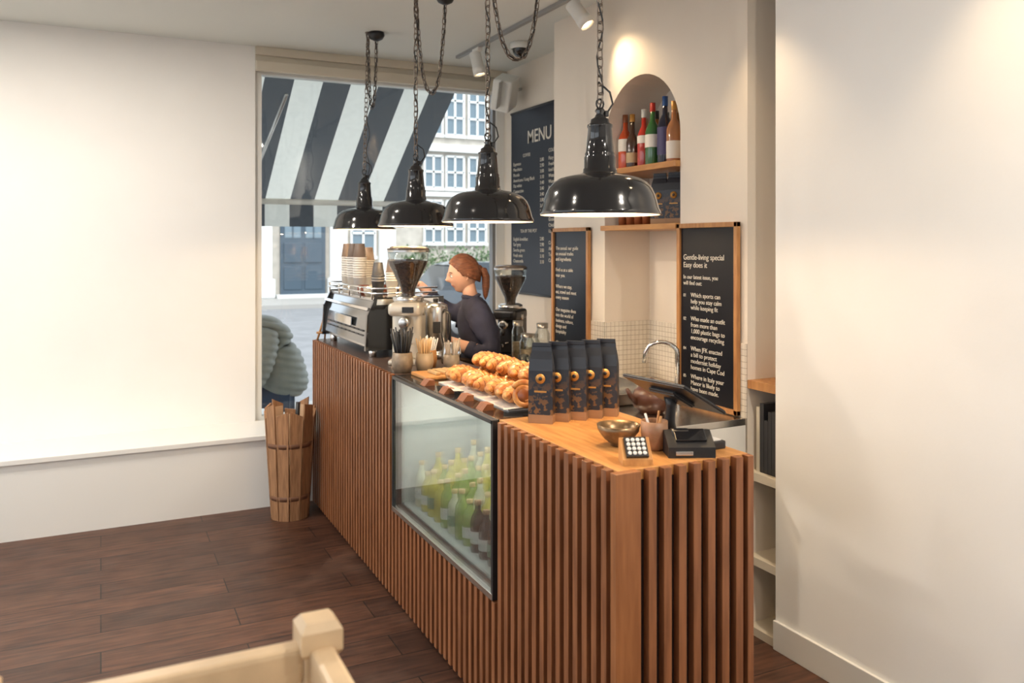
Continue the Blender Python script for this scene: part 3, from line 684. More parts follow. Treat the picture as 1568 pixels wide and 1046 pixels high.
# ------------------------------------------------------------------ signs on wall
def framed_sign(y0,y1,z0,z1,items):
    cy=(y0+y1)/2
    b=B("framed_sign",(XW,cy,(z0+z1)/2)); w_=y1-y0; h=z1-z0; t=0.022; d=0.03
    b.bb(-d,-0.009,-w_/2,-w_/2+t,-h/2,h/2,OAKF,0.002); b.bb(-d,-0.009,w_/2-t,w_/2,-h/2,h/2,OAKF,0.002)
    b.bb(-d,-0.009,-w_/2,w_/2,h/2-t,h/2,OAKF,0.002); b.bb(-d,-0.009,-w_/2,w_/2,-h/2,-h/2+t,OAKF,0.002)
    b.bb(-0.018,-0.009,-w_/2+t,w_/2-t,-h/2+t,h/2-t,SIGNB)
    o=b.done()
    bpy.context.view_layer.update()
    for (tx,sz,dy,dz,sp_) in items:
        text(tx,sz,(XW-0.0195,y1-0.04-dy,z1-dz),WALLTEXT,CHALK,o,space=sp_)
framed_sign(2.80,3.222,0.925,1.768,[
 ("Gentle-living special\nEasy does it",0.036,0.0,0.17,1.0),
 ("In our latest issue, you\nwill find out:",0.027,0,0.26,1.05),
 ("01",0.021,0,0.345,1),("02",0.021,0,0.455,1),("04",0.021,0,0.595,1),("05",0.021,0,0.725,1),
 ("Which sports can\nhelp you stay calm\nwhile keeping fit",0.029,0.055,0.345,1.0),
 ("Who made an outfit\nfrom more than\n1,000 plastic bags to\nencourage recycling",0.029,0.055,0.455,1.0),
 ("When JFK enacted\na bill to protect\nmodernist holiday\nhomes in Cape Cod",0.029,0.055,0.595,1.0),
 ("Where in Italy your\nManor is likely to\nhave been made.",0.029,0.055,0.725,1.0)])
framed_sign(4.03,4.458,0.925,1.768,[
 ("The annual: our guide\nto unusual trades\nand ingredients",0.030,0.0,0.13,1.1),
 ("Find us at a table\nnear you.",0.030,0,0.26,1.1),
 ("Where we stay,\neat, travel and meet\nevery season",0.030,0,0.36,1.1),
 ("Our magazine dives\ninto the world of\nbusiness, culture,\ndesign and\nhospitality",0.030,0,0.50,1.1),
 ("40 correspondents,\nfrom Sao Paulo to\nSingapore to Sydney",0.030,0,0.70,1.1)])
b=B("menu_board",(XR,5.28,1.99)); b.bb(-0.02,-0.002,-0.48,0.48,-0.68,0.68,MENUB,0.003)
for zz in (0.685,-0.685): b.tube([(-0.015,-0.49,zz),(-0.015,0.49,zz)],0.010,BLACK,8)
mo=b.done(); bpy.context.view_layer.update()
text("MENU",0.135,(XR-0.0215,5.30,2.42),WALLTEXT,CHALK,mo,'CENTER',bold=0.001)
text("COFFEE",0.035,(XR-0.0215,5.56,2.325),WALLTEXT,CHALK,mo)
text("COLD DRINKS",0.035,(XR-0.0215,5.16,2.325),WALLTEXT,CHALK,mo)
text("Espresso\nMacchiato\nPiccolo\nAmericano / Long Black\nFlat white\nCappuccino\nLatte\nMocha\nHot chocolate\nFilter",0.036,(XR-0.0215,5.72,2.27),WALLTEXT,CHALK,mo,space=1.15)
text("2.80\n2.90\n3.00\n3.10\n3.40\n3.40\n3.40\n3.80\n3.60\n3.00",0.036,(XR-0.0215,5.29,2.27),WALLTEXT,CHALK,mo,space=1.15)
text("Fizzy drinks\nFreshly squeezed\nIced latte\nWater still\nWater sparkling\nIced tea\nTonic",0.036,(XR-0.0215,5.16,2.27),WALLTEXT,CHALK,mo,space=1.15)
text("TEA BY THE POT",0.035,(XR-0.0215,5.60,1.76),WALLTEXT,CHALK,mo)
text("English breakfast\nEarl grey\nSencha green\nFresh mint\nChamomile",0.036,(XR-0.0215,5.72,1.70),WALLTEXT,CHALK,mo,space=1.15)
text("2.80\n2.90\n3.00\n3.10\n3.10",0.036,(XR-0.0215,5.29,1.70),WALLTEXT,CHALK,mo,space=1.15)
text("Banana bread\nCinnamon bun\nGranola bowl\nChicken sandwich\nKatsu sando\n\nCroissant\nAlmond croissant\nToast and jam\nCookie",0.036,(XR-0.0215,5.16,1.92),WALLTEXT,CHALK,mo,space=1.15)

# ------------------------------------------------------------------ pendant lamps
def link(b,p,t,side,L=0.036,wd=0.011,r=0.0025):
    t=t.normalized(); s_=(side-t*side.dot(t)).normalized(); pts=[]
    for i in range(12):
        a=2*math.pi*i/12; ca,sa=math.cos(a),math.sin(a)
        pts.append(p+t*((L/2-wd/2)*(1 if ca>0 else -1)*min(1,abs(ca)*2.2)+ca*wd/2)+s_*sa*wd)
    b.tube(pts,r,CHAINM,6,closed=True)
def chain(b,pts):
    pts=[Vector(p) for p in pts]
    seg=[(a,c,(c-a).length) for a,c in zip(pts,pts[1:])]; tot=sum(x[2] for x in seg); st=0.029; n=int(tot/st)
    for i in range(n+1):
        d=i*tot/max(1,n)
        for a,c,l in seg:
            if d<=l+1e-6: break
            d-=l
        t=(c-a); p=a+t.normalized()*min(d,l)
        base=Vector((1,0.3,0)); base2=t.normalized().cross(base)
        link(b,p,t,base if i%2 else base2)
def cat(p0,p1,sag,n=24):
    p0,p1=Vector(p0),Vector(p1); out=[]
    for i in range(n+1):
        u=i/n; p=p0.lerp(p1,u); v=(2*u-1); p.z-=sag*(1-v**4*0.55-v*v*0.45); out.append(p)
    return out
def pendant(x,y,z,rose,sag,hook):
    b=B("pendant_lamp",(x,y,z))
    outer=[(0.196,0.0),(0.199,0.004),(0.197,0.012),(0.192,0.022),(0.187,0.042),(0.180,0.066),(0.170,0.088),(0.155,0.106),(0.132,0.120),(0.100,0.129),(0.072,0.134),(0.056,0.139),(0.055,0.152),(0.052,0.155),(0.052,0.190),(0.048,0.196),(0.050,0.202),(0.046,0.208),(0.039,0.285),(0.042,0.290),(0.042,0.297),(0.032,0.303),(0.030,0.315),(0.018,0.322),(0.012,0.335),(0.017,0.343),(0.012,0.352),(0,0.354)]
    b.lathe(outer,(0,0,0),BLACKG,56)
    inner=[(0.196,0.0),(0.192,0.004),(0.186,0.020),(0.180,0.042),(0.172,0.064),(0.160,0.086),(0.140,0.104),(0.105,0.118),(0.05,0.126),(0,0.126)]
    b.lathe(inner,(0,0,0),ENAMEL,56)
    b.lathe([(0.02,0.126),(0.02,0.09),(0.015,0.085)],(0,0,0),BLACK,16)
    b.lathe([(0,0.035),(0.018,0.040),(0.028,0.058),(0.026,0.074),(0.014,0.092)],(0,0,0),BULB,20)
    b.tube([(0.014*math.cos(a),0,0.366+0.016*math.sin(a)) for a in [i*math.pi/6 for i in range(12)]],0.0035,BLACKG,6,closed=True)
    b.box((0.022,0,0.335),(0.014,0.02,0.02),BLACK,bev=0.003)
    top=ZC-z; hx,hy=hook[0]-x,hook[1]-y
    chain(b,[(0,0,0.385),(hx,hy,top-0.03)])
    b.tube([(hx+0.012*math.cos(a),hy,top-0.018+0.014*math.sin(a)) for a in [i*math.pi/6 for i in range(12)]],0.003,CHAINM,6,closed=True)
    b.lathe([(0,0),(0.018,0),(0.02,-0.006),(0,-0.008)],(hx,hy,top),CHAINM,16)
    rx,ry=rose[0]-x,rose[1]-y
    c_=cat((hx,hy,top-0.035),(rx,ry,top-0.06),sag)
    chain(b,c_)
    b.tube([p+Vector((0.006*math.sin(i*2),0.006*math.cos(i*2),0)) for i,p in enumerate(c_)],0.0035,BLACK,6)
    b.tube([(hx+0.010*math.sin(i*0.9),hy+0.010*math.cos(i*0.9),0.34+(top-0.36)*i/30) for i in range(31)],0.003,BLACK,6)
    b.tube([(0.025,0,0.335),(0.05,0.0,0.37),(0.045,0.01,0.41),(0.0,0.01,0.44)],0.0035,BLACK,6)
    b.lathe([(0,0),(0.05,0),(0.052,-0.02),(0.04,-0.042),(0.015,-0.055),(0,-0.056)],(rx,ry,top),BLACK,28)
    o=b.done()
    light("pendant_bulb_light",'POINT',(x,y,z+0.03),12,WARM,parent=o,size=0.03)
LZ=1.765
pendant(1.475,2.33,LZ,(1.55,2.75),0.30,(1.475,2.33))
pendant(1.49,3.25,LZ,(1.78,3.30),0.50,(1.49,3.25))
pendant(1.49,4.16,LZ,(1.68,4.22),0.50,(1.49,4.16))
pendant(1.50,5.15,LZ,(1.585,5.17),0.43,(1.535,5.19))

# ------------------------------------------------------------------ track + spots, camera, speaker
b=B("ceiling_track"); b.bb(2.29,2.32,1.2,5.55,ZC-0.022,ZC,mat("track_grey",(0.3,0.3,0.3),0.4),0.002); tr=b.done()
def track_spot(y,aim,en,ang=70):
    p=Vector((2.305,y,ZC-0.02)); aim=Vector(aim)
    b=B("track_spotlight",p); c=Vector((0,0,-0.10)); d=(aim-(p+c)).normalized()
    b.box((0,0,-0.012),(0.035,0.10,0.024),WHITE,bev=0.004); b.tube([(0,0,-0.02),(0,0,-0.09)],0.009,WHITE,8)
    T=Matrix.Translation(c)@d.to_track_quat('Z','Y').to_matrix().to_4x4()
    b.lathe([(0,-0.075),(0.036,-0.075),(0.04,-0.068),(0.04,0.03),(0.043,0.032),(0.043,0.085),(0.038,0.085),(0.034,0.06)],(0,0,0),WHITE,28,M=T)
    b.lathe([(0,0.058),(0.034,0.058)],(0,0,0),BULB,20,M=T)
    o=b.done()
    light("track_spot_light",'SPOT',p+c+d*0.09,en,(1,0.72,0.42),parent=o,aim=aim,size=0.03,spot=ang,blend=1.0)
track_spot(3.85,(2.62,3.45,2.2),16,85)
track_spot(5.20,(2.6,4.9,1.2),14)
track_spot(2.7,(2.1,2.5,1.0),34,90)  # out-of-view spot added to brighten the right-hand wall
track_spot(1.6,(2.0,1.6,0.9),30,90)  # another unseen spot added for the same wall
b=B("security_dome_camera",(2.53,5.0,ZC)); b.lathe([(0,0),(0.065,0),(0.066,-0.03),(0.058,-0.045)],(0,0,0),WHITE,28)
b.lathe([(0.05,-0.04),(0.048,-0.065),(0.03,-0.09),(0,-0.098)],(0,0,0),BLACKG,28); b.done()
b=B("wall_speaker",(2.70,5.58,2.80))
b.box((0,0,0),(0.15,0.20,0.24),WHITE,rot=(R(25),R(15),R(-40)),bev=0.02,seg=3)
b.box((-0.065,-0.065,-0.02),(0.01,0.16,0.20),mat("speaker_grille",(0.66,0.66,0.64),0.7,bump=0.5,bscale=200),rot=(R(25),R(15),R(-40)),bev=0.004)
b.tube([(0.04,0.02,0.02),(0.16,0.05,0.05)],0.012,WHITE,8); b.done()
for i,(x_,y_,e_) in enumerate(((0.0,4.3,36),(-1.2,4.6,32),(-0.6,2.2,12),(0.9,-0.6,18),(1.9,0.4,40))):  # unseen fixtures added as general fill for the room and white walls
    b=B("added_fill_downlight",(x_,y_,ZC)); b.lathe([(0.06,0),(0.06,-0.008),(0.045,-0.010),(0.04,-0.002)],(0,0,0),WHITE,24); b.lathe([(0,-0.003),(0.042,-0.003)],(0,0,0),BULB,20); o=b.done()
    light("added_fill_lamp",'AREA',(x_,y_,ZC-0.02),e_,(1,0.90,0.78),parent=o,aim=(x_,y_,0),size=0.12)

# ------------------------------------------------------------------ wooden slatted bin
b=B("slatted_wood_bin",(1.045,5.20,0))
WB=mat("bin_wood",(0.44,0.23,0.11),0.55,col2=(0.28,0.14,0.065),vscale=8,stretch=(10,10,1)); WBD=mat("bin_wood_dark",(0.16,0.07,0.035),0.6); WBP=mat("bin_wood_pale",(0.64,0.43,0.26),0.55)
for i in range(11):
    a=2*math.pi*i/11+0.2; h=0.63+0.07*(0.5+0.5*math.sin(i*2.3)); r0,r1=0.112,0.152
    ca,sa=math.cos(a),math.sin(a); tw=0.037; sl=0.020*math.sin(i*1.7)
    def P_(r,z,t): return (r*ca-t*sa,r*sa+t*ca,z)
    ins=0.010
    poly=[P_(r0,0.0,-tw*0.78),P_(r0,0.0,tw*0.78),P_(r1,h-sl,tw),P_(r1,h+sl,-tw)]
    b.prism(poly,(-ins*ca,-ins*sa,0),WB)
    # pale inner lining strip standing a little lower
    poly=[P_(r0-0.012,0.0,-tw*0.6),P_(r0-0.012,0.0,tw*0.6),P_(r1-0.012,h-0.03,tw*0.85),P_(r1-0.012,h-0.03,-tw*0.85)]
    b.prism(poly,(-0.004*ca,-0.004*sa,0),WBP)
b.lathe([(0,0.03),(0.098,0.03),(0.098,0.04),(0,0.04)],(0,0,0),WBD,12)
for z in (0.12,0.44): 
    r_=0.112+0.040*z/0.65; b.lathe([(r_-0.004,z),(r_+0.003,z),(r_+0.005,z+0.028),(r_-0.002,z+0.028)],(0,0,0),WBD,11*2)
b.tube([(0.02,0,0.04),(0.04,-0.02,0.6),(0.045,-0.02,0.70)],0.014,BLACK,8); b.tube([(-0.03,0.02,0.04),(-0.02,0.02,0.60)],[0.03,0.012],mat("umbrella_cloth",(0.03,0.03,0.05),0.8),8)
b.done()

# ------------------------------------------------------------------ foreground chair
b=B("wooden_bar_chair",(0.306,1.309,0))
CW=mat("pale_cream_wood",(0.68,0.50,0.31),0.4,var=0.14,vscale=10)
def post(x,y,h):
    b.box((x,y,(h-0.05)/2),(0.052,0.052,h-0.05),CW,bev=0.005)
    def sq(a,z): return [(x-a,y-a,z),(x+a,y-a,z),(x+a,y+a,z),(x-a,y+a,z)]
    rings=[(0.026,h-0.052),(0.032,h-0.044),(0.032,h-0.012),(0.022,h)]
    vs=[];fs=[]
    for a,z in rings: vs+=sq(a,z)
    for i in range(3):
        for k in range(4): l=(k+1)%4; fs.append([i*4+k,i*4+l,i*4+4+l,i*4+4+k])
    fs.append([12,13,14,15]); fs.append([3,2,1,0]); b.add(vs,fs,CW)
post(0,0,1.082); post(-0.46,0,1.082); post(0,-0.46,1.082); post(-0.46,-0.46,1.082)
b.box((-0.23,0,1.018),(0.41,0.038,0.056),CW,bev=0.008); b.box((0,-0.23,1.018),(0.038,0.41,0.056),CW,bev=0.008); b.box((-0.46,-0.23,1.018),(0.038,0.41,0.056),CW,bev=0.008)
b.box((-0.23,0,0.86),(0.41,0.02,0.05),CW,bev=0.005); b.box((-0.23,-0.23,0.72),(0.44,0.44,0.035),CW,bev=0.01)
for z in (0.25,0.5):
    b.box((-0.23,0,z),(0.41,0.022,0.03),CW); b.box((0,-0.23,z),(0.022,0.41,0.03),CW); b.box((-0.46,-0.23,z),(0.022,0.41,0.03),CW); b.box((-0.23,-0.46,z),(0.41,0.022,0.03),CW)
b.done()

# ------------------------------------------------------------------ people
def frame(F):
    F=Vector(F).normalized(); L=Vector((0,0,1)).cross(F).normalized(); U=F.cross(L)
    return Matrix(((F.x,L.x,U.x,0),(F.y,L.y,U.y,0),(F.z,L.z,U.z,0),(0,0,0,1)))
def head(b,M,skin,hair,lipcol=(0.58,0.24,0.19)):
    bm=bmesh.new(); bmesh.ops.create_icosphere(bm,subdivisions=5,radius=1)
    for v in bm.verts:
        n=v.co.copy(); u=n.z
        x,y,z=n.x*0.092,n.y*0.072,n.z*0.112
        if u<0: y*=1-0.28*(-u)**1.3; x*=1-0.10*(-u)
        if n.x<0 and u<-0.1: x*=1-0.35*min(1,(-u-0.1)*1.3)
        p=Vector((x,y,z)); dx=0
        if n.x>0:
            dx+=0.024*math.exp(-((n.y)/0.13)**2-((u+0.20)/0.12)**2)
            dx+=0.012*math.exp(-((n.y)/0.10)**2-((u+0.02)/0.17)**2)
            dx-=0.010*math.exp(-((abs(n.y)-0.38)/0.16)**2-((u-0.0)/0.11)**2)
            dx+=0.009*math.exp(-((n.y)/0.24)**2-((u+0.50)/0.075)**2)
            dx+=0.004*math.exp(-((n.y)/0.22)**2-((u+0.60)/0.05)**2)
            dx-=0.005*math.exp(-((n.y)/0.25)**2-((u+0.555)/0.02)**2)
            dx+=0.016*math.exp(-((n.y)/0.30)**2-((u+0.85)/0.16)**2)
            dx+=0.004*math.exp(-((n.y)/0.5)**2-((u-0.17)/0.08)**2)
        p.x+=dx; v.co=p
    vs=[v.co.copy() for v in bm.verts]; bm.verts.index_update()
    lips=[];rest=[]
    for f in bm.faces:
        c=f.calc_center_median(); i=[v.index for v in f.verts]
        if c.x>0.06 and abs(c.y)<0.019 and -0.068<c.z<-0.053: lips.append(i)
        else: rest.append(i)
    bm.free()
    b.add(vs,rest,skin,True,M); b.add(vs,lips,mat("lips",lipcol,0.4),True,M)
    for s_ in (1,-1):
        b.sphere(M@Vector((0.074,0.028*s_,0.0)),0.0115,mat("eye_white",(0.8,0.78,0.75),0.2))
        b.sphere(M@Vector((0.0825,0.028*s_,0.0)),0.0055,mat("iris_dark",(0.05,0.03,0.02),0.1))
        b.tube([M@Vector((0.087,0.010*s_,0.020)),M@Vector((0.085,0.03*s_,0.025)),M@Vector((0.072,0.048*s_,0.020))],[0.002,0.003,0.0015],hair,6)
        b.tube([M@Vector((0.0855,0.018*s_,0.008)),M@Vector((0.0855,0.03*s_,0.011)),M@Vector((0.076,0.042*s_,0.006))],[0.001,0.002,0.001],mat("lash",(0.03,0.015,0.01),0.5),6)
        pts=[M@Vector((-0.002-0.014*math.sin(a),0.070*s_+0.006*s_*math.sin(a),-0.008+0.026*math.cos(a))) for a in [i*math.pi/7 for i in range(8)]]
        b.tube(pts,[0.006,0.007,0.007,0.007,0.006,0.006,0.007,0.005],skin,8)
        b.sphere(M@Vector((-0.004,0.068*s_,-0.008)),(0.012,0.008,0.018),skin)
    bm=bmesh.new(); bmesh.ops.create_icosphere(bm,subdivisions=5,radius=1)
    kill=[]
    for v in bm.verts:
        n=v.co; face=n.x*0.84-n.z*0.72
        low=n.z< -0.16+0.45*n.x if n.x<0.30 else False
        if face>0.22 or (n.z<-0.55) or low: kill.append(v); continue
        st=1+0.015*math.sin(n.y*36+n.z*5)
        v.co=Vector((n.x*0.103*st-0.002,n.y*0.084*st,n.z*0.124*st+0.001))
    bmesh.ops.delete(bm,geom=kill,context='VERTS')
    bmesh.ops.solidify(bm,geom=list(bm.faces),thickness=0.014)
    b.addbm(bm,hair,True,M)
def finger(b,p,d,nrm,L,r,curl,m):
    pts=[p];rad=[r]; cur=Vector(p); dd=Vector(d).normalized(); ax=dd.cross(nrm).normalized()
    for k,fr in enumerate((0.42,0.32,0.26)):
        dd=(Matrix.Rotation(curl*(0.6 if k==0 else 1.0),3,ax)@dd)
        mid=cur+dd*L*fr*0.5; pts.append(mid); rad.append(r*(0.96-0.1*k)); cur=cur+dd*L*fr; pts.append(cur); rad.append(r*(0.98-0.1*k))
    pts.append(cur+dd*r*0.5); rad.append(r*0.45)
    b.tube(pts,rad,m,10)
def hand(b,wr,d,nrm,m,side=1,curl=0.45,s=1.0):
    d=Vector(d).normalized(); nrm=Vector(nrm); nrm=(nrm-d*nrm.dot(d)).normalized(); lat=d.cross(nrm)*side
    wr=Vector(wr)
    secs=[(-0.012,0.024,0.019),(0.012,0.030,0.017),(0.045,0.040,0.015),(0.075,0.041,0.013),(0.088,0.034,0.010)]
    vs=[];fs=[];n=14
    for x,wy,wz in secs:
        for k in range(n):
            a=2*math.pi*k/n; vs.append(wr+d*x*s+lat*wy*s*math.copysign(abs(math.cos(a))**0.8,math.cos(a))+nrm*wz*s*math.sin(a))
    for i in range(len(secs)-1):
        for k in range(n): l=(k+1)%n; fs.append([i*n+k,i*n+l,i*n+n+l,i*n+n+k])
    fs.append(list(range(n))); fs.append([(len(secs)-1)*n+k for k in range(n)])
    b.add(vs,fs,m,True)
    for k,(o,L,r) in enumerate(((0.030,0.070,0.0085),(0.010,0.080,0.009),(-0.010,0.074,0.0085),(-0.029,0.058,0.0075))):
        finger(b,wr+d*0.078*s+lat*o*s,d+lat*o*1.6,nrm,L*s,r*s,curl+0.05*k,m)
    finger(b,wr+d*0.022*s+lat*0.028*s+nrm*0.006,(d*0.75+lat*0.65+nrm*0.25),nrm,0.062*s,0.0105*s,0.25,m)

# barista -----------------------------------------------------------
FB=frame((-0.93,0.36,0)); base=Vector((2.06,4.59,0))
b=B("barista",base)
def T(p): return FB@Vector(p)
bv=[(0,0,0.95),(0.0,0,1.06),(0.015,0,1.17),(0.03,0,1.255),(0.05,0,1.325),(0.065,0,1.375),
    (0.03,0.085,1.285),(0.020,0.150,1.245),(-0.02,0.200,1.15),(-0.055,0.225,1.055),(0.02,0.215,1.050),(0.080,0.20,1.058),
    (0.05,-0.085,1.285),(0.08,-0.150,1.255),(0.15,-0.19,1.235),(0.21,-0.20,1.255),(0.27,-0.195,1.315),(0.31,-0.19,1.355),
    (0.0,0.085,0.86),(0.012,0.095,0.66),(0.015,0.10,0.48),(-0.02,0.10,0.28),(-0.04,0.10,0.10),
    (0.0,-0.085,0.86),(0.012,-0.095,0.66),(0.015,-0.10,0.48),(-0.02,-0.10,0.28),(-0.04,-0.10,0.10)]
be=[(0,1),(1,2),(2,3),(3,4),(4,5),(3,6),(6,7),(7,8),(8,9),(9,10),(10,11),(3,12),(12,13),(13,14),(14,15),(15,16),(16,17),(0,18),(18,19),(19,20),(20,21),(21,22),(0,23),(23,24),(24,25),(25,26),(26,27)]
br=[0.140,0.128,0.138,0.120,0.068,0.052, 0.085,0.080,0.068,0.062,0.056,0.050, 0.085,0.078,0.066,0.058,0.050,0.044, 0.10,0.082,0.062,0.058,0.042, 0.10,0.082,0.062,0.058,0.042]
me=skin_mesh([tuple(T(p)) for p in bv],be,br,2)
vs=[]
for v in me.vertices:
    z=v.co.z; f=0.0
    if z>0.9: f=0.006*math.sin(z*62+v.co.x*30)*math.sin(v.co.y*41+z*17)
    vs.append(v.co+v.normal*f)
top=[];bot=[]
for p in me.polygons: (top if p.center.z>0.90 else bot).append(list(p.vertices))
b.add(vs,top,NAVY,True); b.add(vs,bot,mat("black_trousers",(0.02,0.02,0.025),0.8),True)
b.lathe([(0.155,1.00),(0.163,0.96),(0.173,0.86),(0.188,0.62),(0.183,0.62),(0.165,0.86),(0.155,0.96),(0.147,1.0)],(0,0,0),APRON,32,M=FB,sx=0.95,sy=1.08)
b.tube([T((0.150*math.cos(a),0.165*math.sin(a),0.985)) for a in [i*math.pi/12 for i in range(24)]],0.010,APRON,6,closed=True)
for s_ in (1,-1):
    b.tube([T((-0.075,0.10*s_,0.045)),T((-0.03,0.10*s_,0.055)),T((0.05,0.105*s_,0.045)),T((0.13,0.11*s_,0.032)),T((0.16,0.112*s_,0.028))],[0.028,0.042,0.040,0.030,0.014],BLACK,12)
el=T((0.03,0.213,1.055)); wl=T((0.235,0.165,1.125)); md=T((0.125,0.19,1.082))
b.tube([el,md,wl],[0.040,0.036,0.025],SKIN,14)
b.tube([T((0.045,0.210,1.053)),T((0.062,0.205,1.057)),T((0.085,0.199,1.064)),T((0.094,0.197,1.068))],[0.045,0.0505,0.050,0.044],NAVY,16)
hand(b,wl,(wl-md)+Vector((0,0,0.03)),T((0,-1,-0.15)),SKIN,side=1,curl=0.55,s=0.92)
er=T((0.285,-0.193,1.335)); wr_=T((0.375,-0.185,1.425))
b.tube([er,er.lerp(wr_,0.5),wr_],[0.034,0.030,0.024],SKIN,14)
b.tube([T((0.285,-0.194,1.332)),T((0.296,-0.192,1.343)),T((0.312,-0.19,1.359)),T((0.318,-0.19,1.366))],[0.040,0.045,0.044,0.038],NAVY,16)
hand(b,wr_,T((0.95,0.15,-0.05)),Vector((0,0,-1)),SKIN,side=1,curl=0.30,s=0.92)
b.tube([T((0.052+0.052*math.cos(a),0.055*math.sin(a),1.345+0.010*math.cos(a))) for a in [i*math.pi/10 for i in range(20)]],0.016,NAVY,8,closed=True)
b.tube([T((0.055,0,1.32)),T((0.070,0,1.385)),T((0.084,0,1.435))],[0.050,0.043,0.045],SKIN,16)
HM=Matrix.Translation(T((0.105,0,1.492)))@frame((-0.93,0.27,-0.16))
head(b,HM,SKIN,HAIR)
b.sphere(HM@Vector((-0.095,0,0.015)),(0.026,0.026,0.026),HAIR)
for k in range(9):
    a=k*2*math.pi/9; oy,ox=0.012*math.cos(a),0.010*math.sin(a)
    b.tube([HM@Vector((-0.095+ox*.5,oy*.5,0.020)),HM@Vector((-0.122+ox,oy,0.005)),HM@Vector((-0.130+ox,oy*1.3,-0.04)),HM@Vector((-0.120+ox,oy*1.5,-0.10)),HM@Vector((-0.110+ox*.6,oy,-0.15)),HM@Vector((-0.105,oy*.3,-0.175))],[0.010,0.013,0.015,0.014,0.009,0.002],HAIR,8)
b.tube([HM@Vector((-0.104+0.004*math.cos(a),0.018*math.sin(a),0.014+0.016*math.cos(a))) for a in [i*math.pi/8 for i in range(16)]],0.005,BLACK,6,closed=True)
b.done(recalc=False)

# customer in puffer jacket seated outside ---------------------------
PUF=mat("puffer_jacket",(0.24,0.26,0.235),0.55,var=0.1,bump=0.2,bscale=25)
FP=frame((-1,0.12,0)); pb_=Vector((1.30,6.62,-0.05))
b=B("seated_customer",pb_)
def T(p): return FP@Vector(p)
bv=[(0,0,0.50),(0.03,0,0.70),(0.10,0,0.92),(0.17,0,1.05),(0.25,0,1.11),
    (0.17,0.12,1.03),(0.17,0.20,0.97),(0.20,0.25,0.78),(0.28,0.25,0.66),(0.42,0.18,0.68),(0.52,0.12,0.72),
    (0.17,-0.12,1.03),(0.17,-0.20,0.97),(0.20,-0.25,0.78),(0.28,-0.25,0.66),(0.42,-0.18,0.68),(0.52,-0.12,0.72)]
be=[(0,1),(1,2),(2,3),(3,4),(3,5),(5,6),(6,7),(7,8),(8,9),(9,10),(3,11),(11,12),(12,13),(13,14),(14,15),(15,16)]
br=[0.21,0.21,0.20,0.16,0.085,0.125,0.105,0.095,0.085,0.07,0.05,0.125,0.105,0.095,0.085,0.07,0.05]
me=skin_mesh([tuple(T(p)) for p in bv],be,br,4)
vs=[]
for v in me.vertices:
    q_=v.co+v.normal*0.018*(abs(math.sin((v.co.z+0.25*v.co.x)*math.pi/0.055))**0.55-0.5); vs.append(q_)
b.add(vs,[list(p.vertices) for p in me.polygons],PUF,True)
lv=[(0.02,0.0,0.55),(0.05,0.10,0.54),(0.25,0.11,0.56),(0.46,0.11,0.55),(0.47,0.11,0.32),(0.45,0.11,0.10),(0.05,-0.10,0.54),(0.25,-0.11,0.56),(0.46,-0.11,0.55),(0.47,-0.11,0.32),(0.45,-0.11,0.10)]
me=skin_mesh([tuple(T(p)) for p in lv],[(0,1),(1,2),(2,3),(3,4),(4,5),(0,6),(6,7),(7,8),(8,9),(9,10)],[0.11,0.10,0.085,0.068,0.06,0.045,0.10,0.085,0.068,0.06,0.045],2)
b.addmesh(me,mat("jeans",(0.04,0.06,0.10),0.8))
for s_ in (1,-1):
    b.tube([T((0.41,0.11*s_,0.045)),T((0.46,0.11*s_,0.055)),T((0.54,0.11*s_,0.045)),T((0.62,0.11*s_,0.03)),T((0.65,0.11*s_,0.028))],[0.03,0.043,0.04,0.03,0.014],BLACK,12)
    hand(b,T((0.53,0.115*s_,0.725)),T((0.8,-0.3*s_,0.0)),Vector((0,0,-1)),SKIN,side=-s_,curl=0.5)
b.tube([T((0.22,0,1.06)),T((0.27,0,1.13)),T((0.30,0,1.19))],[0.06,0.052,0.05],SKIN,14)
HM2=Matrix.Translation(T((0.345,0,1.245)))@frame((-1,0.12,-0.25)); head(b,HM2,SKIN,mat("dark_hair",(0.04,0.025,0.018),0.5,bump=0.3))
b.done(recalc=False)
b=B("street_bench"); b.bb(1.02,1.55,6.35,6.95,0.24,0.28,OAKF,0.004); 
for xx in (1.06,1.51):
    for yy in (6.39,6.91): b.bb(xx-0.02,xx+0.02,yy-0.02,yy+0.02,-0.05,0.24,OAKF)
b.done()

# ------------------------------------------------------------------ awning
AB=mat("awning_black",(0.065,0.073,0.080),0.8,var=0.15,vscale=20); AW=mat("awning_white",(0.64,0.64,0.59),0.8,var=0.06,vscale=20)
for m_,tc_ in ((AW,(0.60,0.60,0.54)),(AB,(0.06,0.065,0.07))):
    nt=m_.node_tree; ou=nt.nodes["Material Output"]; tr_=nt.nodes.new("ShaderNodeBsdfTranslucent"); tr_.inputs[0].default_value=(*tc_,1)
    ms=nt.nodes.new("ShaderNodeMixShader"); ms.inputs[0].default_value=0.45
    nt.links.new(nt.nodes["Principled BSDF"].outputs[0],ms.inputs[1]); nt.links.new(tr_.outputs[0],ms.inputs[2]); nt.links.new(ms.outputs[0],ou.inputs["Surface"])
b=B("striped_awning")
A0=Vector((0,6.09,2.96)); A1=Vector((0,7.42,2.06)); xe=2.55; sw=0.212; i=0; x=xe
while x>-1.2:
    m_=AB if i%2==0 else AW; xa=x-sw
    b.add([(xa,A0.y,A0.z),(x,A0.y,A0.z),(x,A1.y,A1.z),(xa,A1.y,A1.z)],[[0,1,2,3]],m_)
    b.add([(xa,A1.y+0.02,A1.z),(x,A1.y+0.02,A1.z),(x,A1.y+0.02,A1.z-0.23),(xa,A1.y+0.02,A1.z-0.23)],[[0,1,2,3]],m_)
    x=xa; i+=1
